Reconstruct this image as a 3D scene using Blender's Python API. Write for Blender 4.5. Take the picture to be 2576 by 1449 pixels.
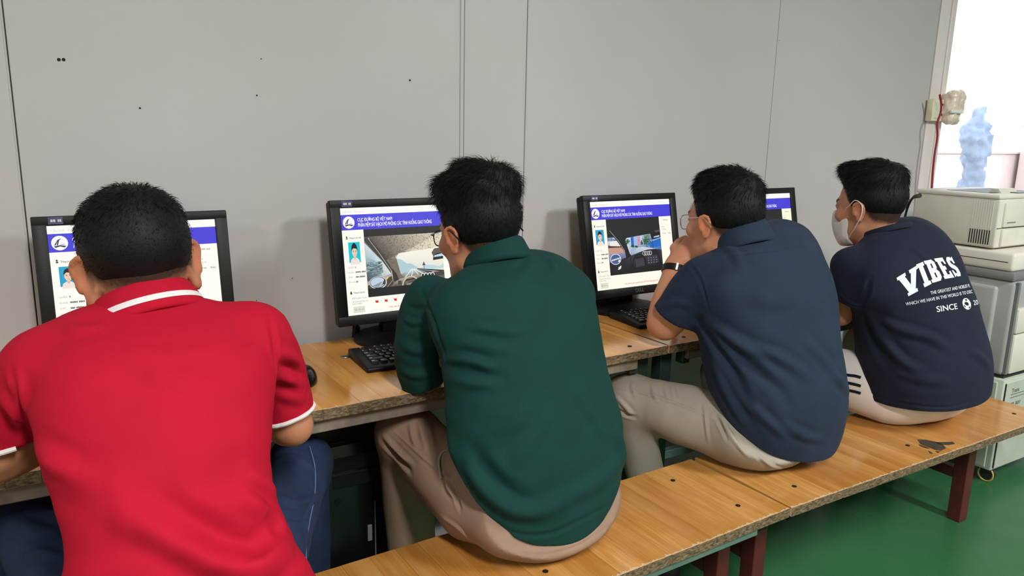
import bpy, bmesh, math, random
import numpy as np
from mathutils import Vector, Matrix, noise
from mathutils.bvhtree import BVHTree

for o in list(bpy.data.objects):
    bpy.data.objects.remove(o, do_unlink=True)
SC = bpy.context.scene
COL = SC.collection
random.seed(7)
RNG = np.random.default_rng(7)

# ------------------------------------------------------------------ camera
FPX, CX, CY = 1885.0, 1288.0, 724.5            # focal length and centre in pixels of a 2576 x 1449 frame
CAMZ = 1.30
def _unit(v):
    v = np.array(v, float)
    return v / np.linalg.norm(v)
_dn = _unit((1093 - CX, 9800 - CY, FPX))        # vanishing point of the verticals
_vx = np.array((4483 - CX, 401 - CY, FPX))      # vanishing point of the wall direction
_vx = _unit(_vx - _dn * (_vx @ _dn))
_up = -_dn
_vy = np.cross(_up, _vx)
CR = np.stack([_vx, _vy, _up])                  # camera (x right, y down, z forward) -> world
CC = np.array([0.0, 0.0, CAMZ])
cam_data = bpy.data.cameras.new('camera')
cam_data.sensor_width = 36.0
cam_data.lens = FPX / 2576.0 * 36.0
cam_data.clip_start = 0.05
cam = bpy.data.objects.new('camera', cam_data)
COL.objects.link(cam)
_m = Matrix.Identity(4)
for i in range(3):
    _m[i][0] = CR[i, 0]; _m[i][1] = -CR[i, 1]; _m[i][2] = -CR[i, 2]; _m[i][3] = CC[i]
cam.matrix_world = _m
SC.camera = cam

# ------------------------------------------------------------------ world, lamps, exposure
SC.view_settings.view_transform = 'Standard'
SC.view_settings.look = 'None'
SC.view_settings.gamma = 1.0
SC.view_settings.use_curve_mapping = False
SC.view_settings.exposure = 0.0
world = bpy.data.worlds.new('sky')
SC.world = world
world.use_nodes = True
_bg = world.node_tree.nodes['Background']
_bg.inputs[0].default_value = (0.86, 0.93, 1.0, 1)
_bg.inputs[1].default_value = 2.6
CEIL = 2.90
LAMPS = [((0.30, -0.95, CEIL - 0.10), 98.0, 0.26, 1.15), ((-2.70, -0.95, CEIL - 0.10), 66.0, 0.26, 1.15), ((2.75, -1.20, CEIL - 0.10), 134.0, 0.26, 1.15)]
for i, (p, w, sx, sy) in enumerate(LAMPS):
    ld = bpy.data.lights.new('tube_light', 'AREA')
    ld.shape = 'RECTANGLE'; ld.size = sx; ld.size_y = sy; ld.energy = w
    ld.color = (1.0, 0.985, 0.965)
    lo = bpy.data.objects.new('tube_light', ld)
    lo.location = (p[0], p[1], p[2] - 0.05)
    COL.objects.link(lo)

# ------------------------------------------------------------------ pixel measuring helpers
def P(px, py, d):
    "photo pixel at depth d -> world point"
    return CC + CR @ (np.array([(px - CX) / FPX, (py - CY) / FPX, 1.0]) * d)
def ray(px, py):
    return CR @ np.array([(px - CX) / FPX, (py - CY) / FPX, 1.0])
def on_plane(px, py, p0, n):
    d = ray(px, py); n = np.asarray(n, float)
    t = ((np.asarray(p0) - CC) @ n) / (d @ n)
    return CC + d * t

# ------------------------------------------------------------------ object helpers
def tag(o, label=None, cat=None, group=None, kind=None):
    if label: o['label'] = label
    if cat: o['category'] = cat
    if group: o['group'] = group
    if kind: o['kind'] = kind
    return o
def empty(name, loc=(0, 0, 0), rz=0.0, label=None, cat=None, group=None, kind=None):
    o = bpy.data.objects.new(name, None)
    o.empty_display_size = 0.05
    o.location = loc; o.rotation_euler = (0, 0, rz)
    COL.objects.link(o)
    return tag(o, label, cat, group, kind)
def link(name, me, mat=None, parent=None, label=None, loc=None, smooth=False):
    o = bpy.data.objects.new(name, me)
    COL.objects.link(o)
    if parent is not None: o.parent = parent
    if loc is not None: o.location = loc
    if mat is not None and not me.materials: me.materials.append(mat)
    if smooth: me.shade_smooth()
    if label: o['label'] = label
    return o
def mesh_from(verts, faces, name='mesh'):
    me = bpy.data.meshes.new(name)
    me.from_pydata([tuple(map(float, v)) for v in verts], [], [tuple(f) for f in faces])
    me.update()
    return me
def quads_mesh(V, Q, name='mesh'):
    "fast mesh from numpy verts (n,3) and quads (m,4)"
    me = bpy.data.meshes.new(name)
    V = np.ascontiguousarray(V, np.float32); Q = np.ascontiguousarray(Q, np.int32)
    k = Q.shape[1]
    me.vertices.add(len(V)); me.vertices.foreach_set('co', V.ravel())
    me.loops.add(Q.size); me.loops.foreach_set('vertex_index', Q.ravel())
    me.polygons.add(len(Q))
    me.polygons.foreach_set('loop_start', np.arange(0, Q.size, k, dtype=np.int32))
    me.polygons.foreach_set('loop_total', np.full(len(Q), k, np.int32))
    me.update(calc_edges=True); me.validate()
    return me
def get_co(me):
    a = np.empty(len(me.vertices) * 3, np.float32); me.vertices.foreach_get('co', a); return a.reshape(-1, 3)
def get_no(me):
    a = np.empty(len(me.vertices) * 3, np.float32); me.vertices.foreach_get('normal', a); return a.reshape(-1, 3)
def set_co(me, V):
    me.vertices.foreach_set('co', np.ascontiguousarray(V, np.float32).ravel()); me.update()
def set_col(me, C, name='Col'):
    at = me.color_attributes.new(name, 'FLOAT_COLOR', 'POINT')
    C = np.asarray(C, np.float32)
    if C.shape[1] == 3: C = np.concatenate([C, np.ones((len(C), 1), np.float32)], 1)
    at.data.foreach_set('color', np.ascontiguousarray(C).ravel())
class BM:
    "collects shapes, then one mesh"
    def __init__(self): self.bm = bmesh.new()
    def box(self, lo, hi, bev=0.0, seg=1, M=None):
        b = bmesh.new()
        bmesh.ops.create_cube(b, size=1.0)
        lo = Vector(lo); hi = Vector(hi)
        for v in b.verts:
            v.co = Vector((lo[i] + (v.co[i] + 0.5) * (hi[i] - lo[i]) for i in range(3)))
        if bev > 0:
            bmesh.ops.bevel(b, geom=b.edges[:], offset=bev, segments=seg, affect='EDGES', profile=0.5)
        return self._add(b, M)
    def _add(self, b, M=None):
        if M is not None: bmesh.ops.transform(b, matrix=M, verts=b.verts[:])
        me = bpy.data.meshes.new('tmp'); b.to_mesh(me); b.free()
        self.bm.from_mesh(me); bpy.data.meshes.remove(me)
        return self
    def cyl(self, p, q, r, r2=None, n=16, caps=True):
        p = Vector(p); q = Vector(q); r2 = r if r2 is None else r2
        b = bmesh.new()
        d = (q - p)
        bmesh.ops.create_cone(b, cap_ends=caps, segments=n, radius1=r, radius2=r2, depth=d.length)
        M = Matrix.Translation((p + q) / 2) @ d.to_track_quat('Z', 'Y').to_matrix().to_4x4()
        return self._add(b, M)
    def tube(self, pts, r, n=8, closed=False):
        V, F = tube_vf(pts, r, n, closed)
        b = bmesh.new(); vs = [b.verts.new(v) for v in V]
        for f in F: b.faces.new([vs[i] for i in f])
        return self._add(b)
    def poly(self, pts, M=None):
        b = bmesh.new(); b.faces.new([b.verts.new(p) for p in pts]); return self._add(b, M)
    def prism(self, pts2, z0, z1, M=None, bev=0.0):
        "polygon in xy extruded from z0 to z1"
        b = bmesh.new()
        f = b.faces.new([b.verts.new((x, y, z0)) for x, y in pts2])
        r = bmesh.ops.extrude_face_region(b, geom=[f])
        for v in r['geom']:
            if isinstance(v, bmesh.types.BMVert): v.co.z = z1
        bmesh.ops.recalc_face_normals(b, faces=b.faces[:])
        if bev > 0: bmesh.ops.bevel(b, geom=b.edges[:], offset=bev, segments=2, affect='EDGES', profile=0.5)
        return self._add(b, M)
    def lathe(self, prof, n=32, M=None):
        b = bmesh.new(); rows = []
        for r, z in prof:
            rows.append([b.verts.new((r * math.cos(2 * math.pi * i / n), r * math.sin(2 * math.pi * i / n), z)) for i in range(n)])
        for a, c in zip(rows, rows[1:]):
            for i in range(n):
                b.faces.new((a[i], a[(i + 1) % n], c[(i + 1) % n], c[i]))
        b.faces.new(rows[0][::-1]); b.faces.new(rows[-1])
        return self._add(b, M)
    def done(self, name, mat=None, parent=None, label=None, smooth=False, loc=None):
        bmesh.ops.recalc_face_normals(self.bm, faces=self.bm.faces[:])
        me = bpy.data.meshes.new(name); self.bm.to_mesh(me); self.bm.free()
        if smooth:
            me.shade_smooth()
            try: me.set_sharp_from_angle(angle=math.radians(38))
            except Exception: pass
        return link(name, me, mat, parent, label, loc)
def tube_vf(pts, r, n=8, closed=False):
    pts = [Vector(p) for p in pts]
    R_ = r if isinstance(r, (list, tuple, np.ndarray)) else [r] * len(pts)
    V, F = [], []
    prev = None
    for i, p in enumerate(pts):
        a = pts[i - 1] if (i > 0 or closed) else p
        b = pts[(i + 1) % len(pts)] if (i < len(pts) - 1 or closed) else p
        t = (b - a).normalized()
        if prev is None:
            u = t.orthogonal().normalized()
        else:
            u = (prev - t * prev.dot(t)).normalized()
        prev = u
        w = t.cross(u)
        for k in range(n):
            an = 2 * math.pi * k / n
            V.append(p + (u * math.cos(an) + w * math.sin(an)) * R_[i])
    m = len(pts)
    for i in range(m if closed else m - 1):
        for k in range(n):
            a = i * n + k; b = i * n + (k + 1) % n
            c = ((i + 1) % m) * n
            F.append((a, b, c + (k + 1) % n, c + k))
    if not closed:
        F.append(tuple(range(n))[::-1]); F.append(tuple((m - 1) * n + k for k in range(n)))
    return V, F
def smooth_path(pts, n=24):
    "Catmull-Rom through points"
    pts = [np.asarray(p, float) for p in pts]
    q = [2 * pts[0] - pts[1]] + pts + [2 * pts[-1] - pts[-2]]
    out = []
    m = len(pts) - 1
    for s in np.linspace(0, m, n):
        i = min(int(s), m - 1); t = s - i
        p0, p1, p2, p3 = q[i:i + 4]
        out.append(0.5 * ((2 * p1) + (-p0 + p2) * t + (2 * p0 - 5 * p1 + 4 * p2 - p3) * t * t + (-p0 + 3 * p1 - 3 * p2 + p3) * t ** 3))
    return out
_TXT = {}
def text_vf(s, size=1.0, bold=0.0, align='LEFT'):
    "flat text as (verts 2D, faces)"
    key = (s, bold, align)
    if key not in _TXT:
        cu = bpy.data.curves.new('t', 'FONT'); cu.body = s; cu.size = 1.0
        cu.align_x = align; cu.resolution_u = 3; cu.fill_mode = 'FRONT'
        o = bpy.data.objects.new('t', cu); COL.objects.link(o)
        dg = bpy.context.evaluated_depsgraph_get()
        me = bpy.data.meshes.new_from_object(o.evaluated_get(dg))
        V = get_co(me)[:, :2].copy(); F = [tuple(p.vertices) for p in me.polygons]
        bpy.data.objects.remove(o); bpy.data.curves.remove(cu); bpy.data.meshes.remove(me)
        if bold > 0 and len(V):           # heavier weight: the same outline laid down four times
            n = len(V); sh = ((-bold, -bold * 0.5), (bold, -bold * 0.5), (-bold, bold * 0.5), (bold, bold * 0.5))
            F = [tuple(i + k * n for i in f) for k in range(4) for f in F]
            V = np.concatenate([V + np.array(q) for q in sh])
        _TXT[key] = (V, F)
    V, F = _TXT[key]
    return V * size, F
# ------------------------------------------------------------------ materials
def srgb(r, g=None, b=None):
    if g is None: r, g, b = r
    f = lambda c: (c / 255.0) / 12.92 if c <= 10.31 else (((c / 255.0) + 0.055) / 1.055) ** 2.4
    return (f(r), f(g), f(b), 1.0)
class N:
    "tiny node builder"
    def __init__(self, name):
        self.m = bpy.data.materials.new(name); self.m.use_nodes = True
        self.t = self.m.node_tree; self.b = self.t.nodes['Principled BSDF']
    def n(self, typ, **kw):
        x = self.t.nodes.new(typ)
        for k, v in kw.items():
            if k.startswith('i_'):
                key = k[2:]
                key = int(key) if key.isdigit() else key.replace('_', ' ')
                s = x.inputs[key]
                if hasattr(v, 'is_linked'): self.t.links.new(v, s)
                else: s.default_value = v
            else: setattr(x, k, v)
        return x
    def l(self, a, b): self.t.links.new(a, b)
    def set(self, **kw):
        for k, v in kw.items():
            s = self.b.inputs[k.replace('_', ' ')]
            if hasattr(v, 'is_linked'): self.t.links.new(v, s)
            else: s.default_value = v
        return self
    def coord(self, scale=(1, 1, 1), out='Object'):
        c = self.n('ShaderNodeTexCoord'); mp = self.n('ShaderNodeMapping')
        mp.inputs['Scale'].default_value = scale
        self.l(c.outputs[out], mp.inputs['Vector']); return mp.outputs[0]
    def noise(self, vec, scale, detail=3, rough=0.5):
        x = self.n('ShaderNodeTexNoise'); self.l(vec, x.inputs['Vector'])
        x.inputs['Scale'].default_value = scale; x.inputs['Detail'].default_value = detail; x.inputs['Roughness'].default_value = rough
        return x.outputs['Fac']
    def ramp(self, fac, stops):
        r = self.n('ShaderNodeValToRGB'); self.l(fac, r.inputs[0])
        e = r.color_ramp.elements
        while len(e) < len(stops): e.new(0.5)
        for k, (p, c) in enumerate(stops): e[k].position = p; e[k].color = c
        return r.outputs[0]
    def mix(self, fac, a, b, mode='MIX'):
        x = self.n('ShaderNodeMix', data_type='RGBA', blend_type=mode)
        for s, v in ((x.inputs[0], fac), (x.inputs[6], a), (x.inputs[7], b)):
            if hasattr(v, 'is_linked'): self.l(v, s)
            else: s.default_value = v
        return x.outputs[2]
    def math(self, op, a, b=0.0, clamp=False):
        x = self.n('ShaderNodeMath', operation=op, use_clamp=clamp)
        for s, v in ((x.inputs[0], a), (x.inputs[1], b)):
            if hasattr(v, 'is_linked'): self.l(v, s)
            else: s.default_value = v
        return x.outputs[0]
    def bump(self, h, strength=0.3, dist=0.001):
        x = self.n('ShaderNodeBump'); x.inputs['Strength'].default_value = strength; x.inputs['Distance'].default_value = dist
        self.l(h, x.inputs['Height']); self.l(x.outputs[0], self.b.inputs['Normal']); return self
def plain(name, col, rough=0.5, metal=0.0, var=0.12, vscale=8.0, bump=0.15, bscale=250.0, spec=0.5, coat=0.0):
    k = N(name); v = k.coord()
    f = k.noise(v, vscale, 4)
    lo = tuple(max(0, c * (1 - var)) for c in col[:3]) + (1,)
    hi = tuple(min(1, c * (1 + var)) for c in col[:3]) + (1,)
    k.set(Base_Color=k.ramp(f, [(0.3, lo), (0.7, hi)]), Roughness=rough, Metallic=metal)
    k.b.inputs['Specular IOR Level'].default_value = spec
    if coat: k.b.inputs['Coat Weight'].default_value = coat; k.b.inputs['Coat Roughness'].default_value = 0.12
    if bump: k.bump(k.noise(v, bscale, 2), bump, 0.0006)
    return k.m
def fabric(name, col, rough=0.85, sheen=0.25, var=0.10, scale=900.0, bump=0.35, dist=0.0007, spec=0.2, streak=False):
    k = N(name); v = k.coord()
    f = k.noise(v, 14.0, 3)
    g = k.noise(k.coord((1, 1, 0.35)) if streak else v, scale, 2)
    lo = tuple(c * (1 - var) for c in col[:3]) + (1,); hi = tuple(min(1, c * (1 + var)) for c in col[:3]) + (1,)
    base = k.ramp(f, [(0.3, lo), (0.7, hi)])
    dk = tuple(c * 0.78 for c in col[:3]) + (1,)
    k.set(Base_Color=k.mix(k.ramp(g, [(0.35, (0.45, 0.45, 0.45, 1)), (0.6, (0, 0, 0, 1))]), base, dk), Roughness=rough)
    k.b.inputs['Sheen Weight'].default_value = sheen; k.b.inputs['Sheen Roughness'].default_value = 0.5
    k.b.inputs['Sheen Tint'].default_value = tuple(min(1, c * 1.6 + 0.05) for c in col[:3]) + (1,)
    k.b.inputs['Specular IOR Level'].default_value = spec
    k.bump(g, bump, dist)
    return k.m
def col_attr(name, rough=0.5, emit=None, sss=0.0, bump=0.0, spec=0.4):
    k = N(name); a = k.n('ShaderNodeVertexColor'); a.layer_name = 'Col'
    if emit is not None:
        k.set(Base_Color=(0.01, 0.01, 0.01, 1), Roughness=0.35)
        k.l(a.outputs[0], k.b.inputs['Emission Color']); k.b.inputs['Emission Strength'].default_value = emit
    else:
        k.set(Roughness=rough); v = k.coord()
        f = k.noise(v, 60.0, 4)
        k.l(k.mix(k.math('MULTIPLY', f, 0.35), a.outputs[0], k.mix(1.0, a.outputs[0], (0.72, 0.62, 0.58, 1), 'MULTIPLY')), k.b.inputs['Base Color'])
        if sss: k.b.inputs['Subsurface Weight'].default_value = sss; k.b.inputs['Subsurface Radius'].default_value = (0.012, 0.005, 0.003)
        if bump: k.bump(k.noise(v, 700.0, 2), bump, 0.0005)
    k.b.inputs['Specular IOR Level'].default_value = spec
    return k.m
def wood_mat(name, tint=1.0, red=0.0):
    k = N(name)
    rnd = k.n('ShaderNodeObjectInfo').outputs['Random']
    tc = k.n('ShaderNodeTexCoord')
    sep = k.n('ShaderNodeSeparateXYZ'); k.l(tc.outputs['Object'], sep.inputs[0])
    off = k.n('ShaderNodeCombineXYZ'); k.l(k.math('MULTIPLY', rnd, 37.0), off.inputs[0]); k.l(k.math('MULTIPLY', rnd, 11.0), off.inputs[1])
    add = k.n('ShaderNodeVectorMath', operation='ADD'); k.l(tc.outputs['Object'], add.inputs[0]); k.l(off.outputs[0], add.inputs[1])
    def mp(scale):
        m = k.n('ShaderNodeMapping'); m.inputs['Scale'].default_value = scale; k.l(add.outputs[0], m.inputs['Vector']); return m.outputs[0]
    big = k.noise(mp((9, 1.6, 9)), 1.6, 3)
    fine = k.noise(mp((160, 5, 160)), 1.5, 4, 0.65)
    rings = k.noise(mp((22, 1.3, 22)), 2.2, 2)
    t = tint
    base = k.ramp(rnd, [(0.0, (0.33 * t, 0.132 * t, 0.024 * t, 1)), (0.35, (0.42 * t, 0.188 * t, 0.040 * t, 1)), (0.7, (0.48 * t, 0.226 * t, 0.056 * t, 1)), (1.0, (0.57 * t, 0.30 * t, 0.090 * t, 1))])
    c = k.mix(k.ramp(rings, [(0.35, (0, 0, 0, 1)), (0.65, (0.5, 0.5, 0.5, 1))]), base, (0.33 * t, 0.135 * t, 0.028 * t, 1))
    c = k.mix(k.ramp(fine, [(0.46, (0.38, 0.38, 0.38, 1)), (0.60, (0, 0, 0, 1))]), c, (0.25 * t, 0.095 * t, 0.018 * t, 1))
    c = k.mix(k.ramp(big, [(0.45, (0, 0, 0, 1)), (0.75, (0.45, 0.45, 0.45, 1))]), c, (0.60 * t, 0.34 * t, 0.12 * t, 1))
    # rubbed pale line along the front top edge, ragged along the grain
    rag = k.noise(mp((75, 5, 30)), 1.0, 5, 0.7)
    lim = k.math('ADD', k.math('MULTIPLY', k.math('POWER', rag, 3.5), 0.042), 0.0006)
    wear = k.math('LESS_THAN', sep.outputs[1], lim)
    c = k.mix(k.math('MULTIPLY', wear, 0.62), c, (0.66, 0.50, 0.33, 1))
    # raw end grain on the front face
    sn = k.n('ShaderNodeSeparateXYZ'); k.l(tc.outputs['Normal'], sn.inputs[0])
    front = k.math('LESS_THAN', sn.outputs[1], -0.6)
    eg = k.noise(mp((60, 60, 190)), 1.4, 4, 0.7)
    ec = k.ramp(eg, [(0.32, (0.030, 0.018, 0.010, 1)), (0.48, (0.13, 0.085, 0.045, 1)), (0.60, (0.24, 0.165, 0.095, 1)), (0.78, (0.40, 0.30, 0.20, 1))])
    c = k.mix(front, c, ec)
    ro = k.math('ADD', k.math('MULTIPLY', k.math('MAXIMUM', front, wear), 0.42), k.math('ADD', k.math('MULTIPLY', big, 0.12), 0.085))
    k.set(Base_Color=c, Roughness=ro)
    k.b.inputs['Specular IOR Level'].default_value = 0.5
    k.bump(k.math('ADD', fine, k.math('MULTIPLY', eg, front)), 0.12, 0.0006)
    return k.m
M = {}
def _build_mats():
    k = N('wall_paint'); v = k.coord()
    f = k.noise(v, 1.3, 4); g = k.noise(v, 26.0, 5, 0.7)
    c = k.ramp(f, [(0.3, srgb(184, 181, 182)), (0.7, srgb(192, 189, 191))])
    c = k.mix(k.ramp(g, [(0.62, (0, 0, 0, 1)), (0.80, (0.16, 0.16, 0.16, 1))]), c, srgb(170, 168, 160))
    k.set(Base_Color=c, Roughness=0.46); k.bump(k.noise(v, 900.0, 2), 0.12, 0.0006); M['wall'] = k.m
    M['wall2'] = plain('plaster', srgb(205, 205, 200), 0.7, var=0.03, vscale=2)
    M['jamb'] = plain('jamb_paint', srgb(226, 216, 214), 0.6, var=0.05, vscale=6)
    M['ceil'] = plain('ceiling_board', srgb(215, 215, 210), 0.8, var=0.02, vscale=2)
    k = N('green_floor'); v = k.coord()
    f = k.noise(v, 1.1, 5, 0.6); g = k.noise(v, 38.0, 4, 0.7); s = k.noise(v, 9.0, 3)
    c = k.ramp(f, [(0.3, (0.022, 0.112, 0.041, 1)), (0.7, (0.031, 0.142, 0.053, 1))])
    c = k.mix(k.ramp(g, [(0.66, (0, 0, 0, 1)), (0.74, (0.5, 0.5, 0.5, 1))]), c, (0.02, 0.07, 0.035, 1))
    k.set(Base_Color=c, Roughness=k.ramp(s, [(0.3, (0.20, 0.20, 0.20, 1)), (0.7, (0.34, 0.34, 0.34, 1))]))
    k.bump(k.noise(v, 9.0, 2), 0.035, 0.002); M['floor'] = k.m
    M['wood'] = wood_mat('varnished_wood', 2.05)
    M['wood2'] = wood_mat('varnished_wood_pale', 1.22)
    M['rail'] = plain('grey_board', srgb(128, 116, 104), 0.75, var=0.25, vscale=30, bump=0.4, bscale=180)
    M['maroon'] = plain('maroon_paint', srgb(88, 34, 32), 0.42, var=0.18, vscale=14, bump=0.1)
    M['gmetal'] = plain('green_grey_paint', srgb(92, 116, 104), 0.45, var=0.15, vscale=12)
    M['dgreen'] = plain('dark_green_paint', srgb(42, 56, 52), 0.5, var=0.2, vscale=12)
    M['blackp'] = plain('black_plastic', srgb(17, 17, 19), 0.48, var=0.1, bump=0.25, bscale=600, spec=0.32)
    M['blackg'] = plain('gloss_black', srgb(16, 16, 18), 0.22, var=0.1, bump=0.0)
    M['key'] = plain('key_black', srgb(30, 30, 33), 0.4, var=0.1, bump=0.1)
    M['legend'] = plain('white_print', srgb(205, 205, 205), 0.6, var=0.02, bump=0)
    M['steel'] = plain('steel', (0.62, 0.62, 0.62, 1), 0.28, 1.0, var=0.08)
    M['screw'] = plain('dark_screw', srgb(52, 42, 34), 0.5, 0.6)
    M['dark'] = plain('dark_hole', (0.006, 0.006, 0.006, 1), 0.8, var=0.05, bump=0)
    M['seam'] = plain('joint_gap', srgb(96, 96, 92), 0.8, var=0.1, bump=0)
    M['beige'] = plain('beige_plastic', srgb(216, 213, 200), 0.5, var=0.05, vscale=10, bump=0.2, bscale=500)
    M['beige2'] = plain('beige_plastic_lid', srgb(222, 217, 206), 0.5, var=0.04, vscale=10)
    M['grey'] = plain('grey_plastic', srgb(162, 162, 163), 0.5, var=0.05, vscale=8, bump=0.25, bscale=600)
    M['grey2'] = plain('grey_plastic_dark', srgb(120, 122, 122), 0.5, var=0.05)
    M['cabinet'] = plain('cabinet_paint', srgb(190, 195, 182), 0.5, var=0.08, vscale=9)
    M['slot'] = plain('slot_dark', srgb(38, 38, 36), 0.7)
    M['navyslot'] = plain('tray_dark', srgb(44, 44, 62), 0.5)
    M['yellow'] = plain('yellow_tyre', srgb(196, 176, 96), 0.5)
    M['red_wire'] = plain('red_wire', srgb(150, 38, 48), 0.45)
    M['ivory'] = plain('ivory_plastic', srgb(226, 218, 190), 0.4, var=0.05)
    M['tape'] = plain('yellowed_tape', srgb(226, 208, 190), 0.3, var=0.10, vscale=40)
    M['white'] = plain('white_plastic', srgb(232, 232, 228), 0.45, var=0.03)
    M['sticker'] = plain('blue_sticker', srgb(60, 58, 104), 0.5, var=0.2, vscale=60)
    M['logo'] = plain('logo_silver', srgb(176, 178, 180), 0.35, 0.5, bump=0)
    M['ext_wall'] = plain('outdoor_plaster', srgb(216, 198, 194), 0.85, var=0.10, vscale=3)
    M['ext_ground'] = plain('outdoor_concrete', srgb(205, 200, 192), 0.9, var=0.08)
    M['rock'] = plain('blue_grey_rock', srgb(152, 166, 188), 0.85, var=0.12, vscale=16, bump=0.8, bscale=40)
    M['screen'] = col_attr('screen_image', emit=1.0)
    M['hair'] = None
    k = N('hair'); k.set(Base_Color=(0.0060, 0.0058, 0.0066, 1), Roughness=0.55); k.b.inputs['Specular IOR Level'].default_value = 0.2
    v = k.coord(); k.bump(k.noise(v, 420.0, 3), 0.5, 0.0012); M['hair'] = k.m
    M['skin'] = col_attr('skin', 0.52, sss=0.12, bump=0.25, spec=0.35)
    M['red'] = fabric('red_knit', srgb(180, 20, 46), 0.8, 0.02, 0.05, 1500.0, 0.30, spec=0.12)
    M['white_rib'] = fabric('white_rib', srgb(228, 222, 222), 0.85, 0.1, 0.03)
    M['greenc'] = fabric('green_knit', srgb(14, 55, 51), 0.85, 0.15, 0.08, 1400.0, 0.25)
    M['navyc'] = fabric('navy_cotton', srgb(37, 48, 68), 0.85, 0.20, 0.10, 1100.0, 0.35, streak=True)
    M['blackc'] = fabric('black_cotton', srgb(30, 34, 50), 0.88, 0.25, 0.08, 1100.0, 0.3)
    M['jeans'] = fabric('denim', srgb(36, 48, 76), 0.85, 0.15, 0.22, 700.0, 0.5)
    M['stitch'] = fabric('pale_blue_thread', srgb(84, 100, 132), 0.85, 0.1, 0.2)
    M['khaki'] = fabric('khaki_twill', srgb(150, 122, 104), 0.85, 0.1, 0.08, 1000.0, 0.3)
    M['greyp'] = fabric('light_grey_twill', srgb(160, 151, 138), 0.82, 0.1, 0.06, 1000.0, 0.3)
    M['whitep'] = fabric('off_white_cotton', srgb(236, 226, 222), 0.85, 0.1, 0.05, 900.0, 0.3)
    M['stripe'] = fabric('black_stripe', srgb(24, 28, 38), 0.85, 0.1, 0.05)
    M['print'] = fabric('white_print_ink', srgb(225, 228, 236), 0.7, 0.0, 0.03, 500.0, 0.2)
    M['mask'] = fabric('mask_cloth', srgb(222, 214, 212), 0.85, 0.1, 0.05)
    M['shoe'] = plain('shoe_rubber', srgb(40, 40, 42), 0.6)
    k = N('lens'); k.set(Base_Color=(1, 1, 1, 1), Roughness=0.02, IOR=1.45); k.b.inputs['Transmission Weight'].default_value = 1.0; M['lens'] = k.m
_build_mats()
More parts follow.
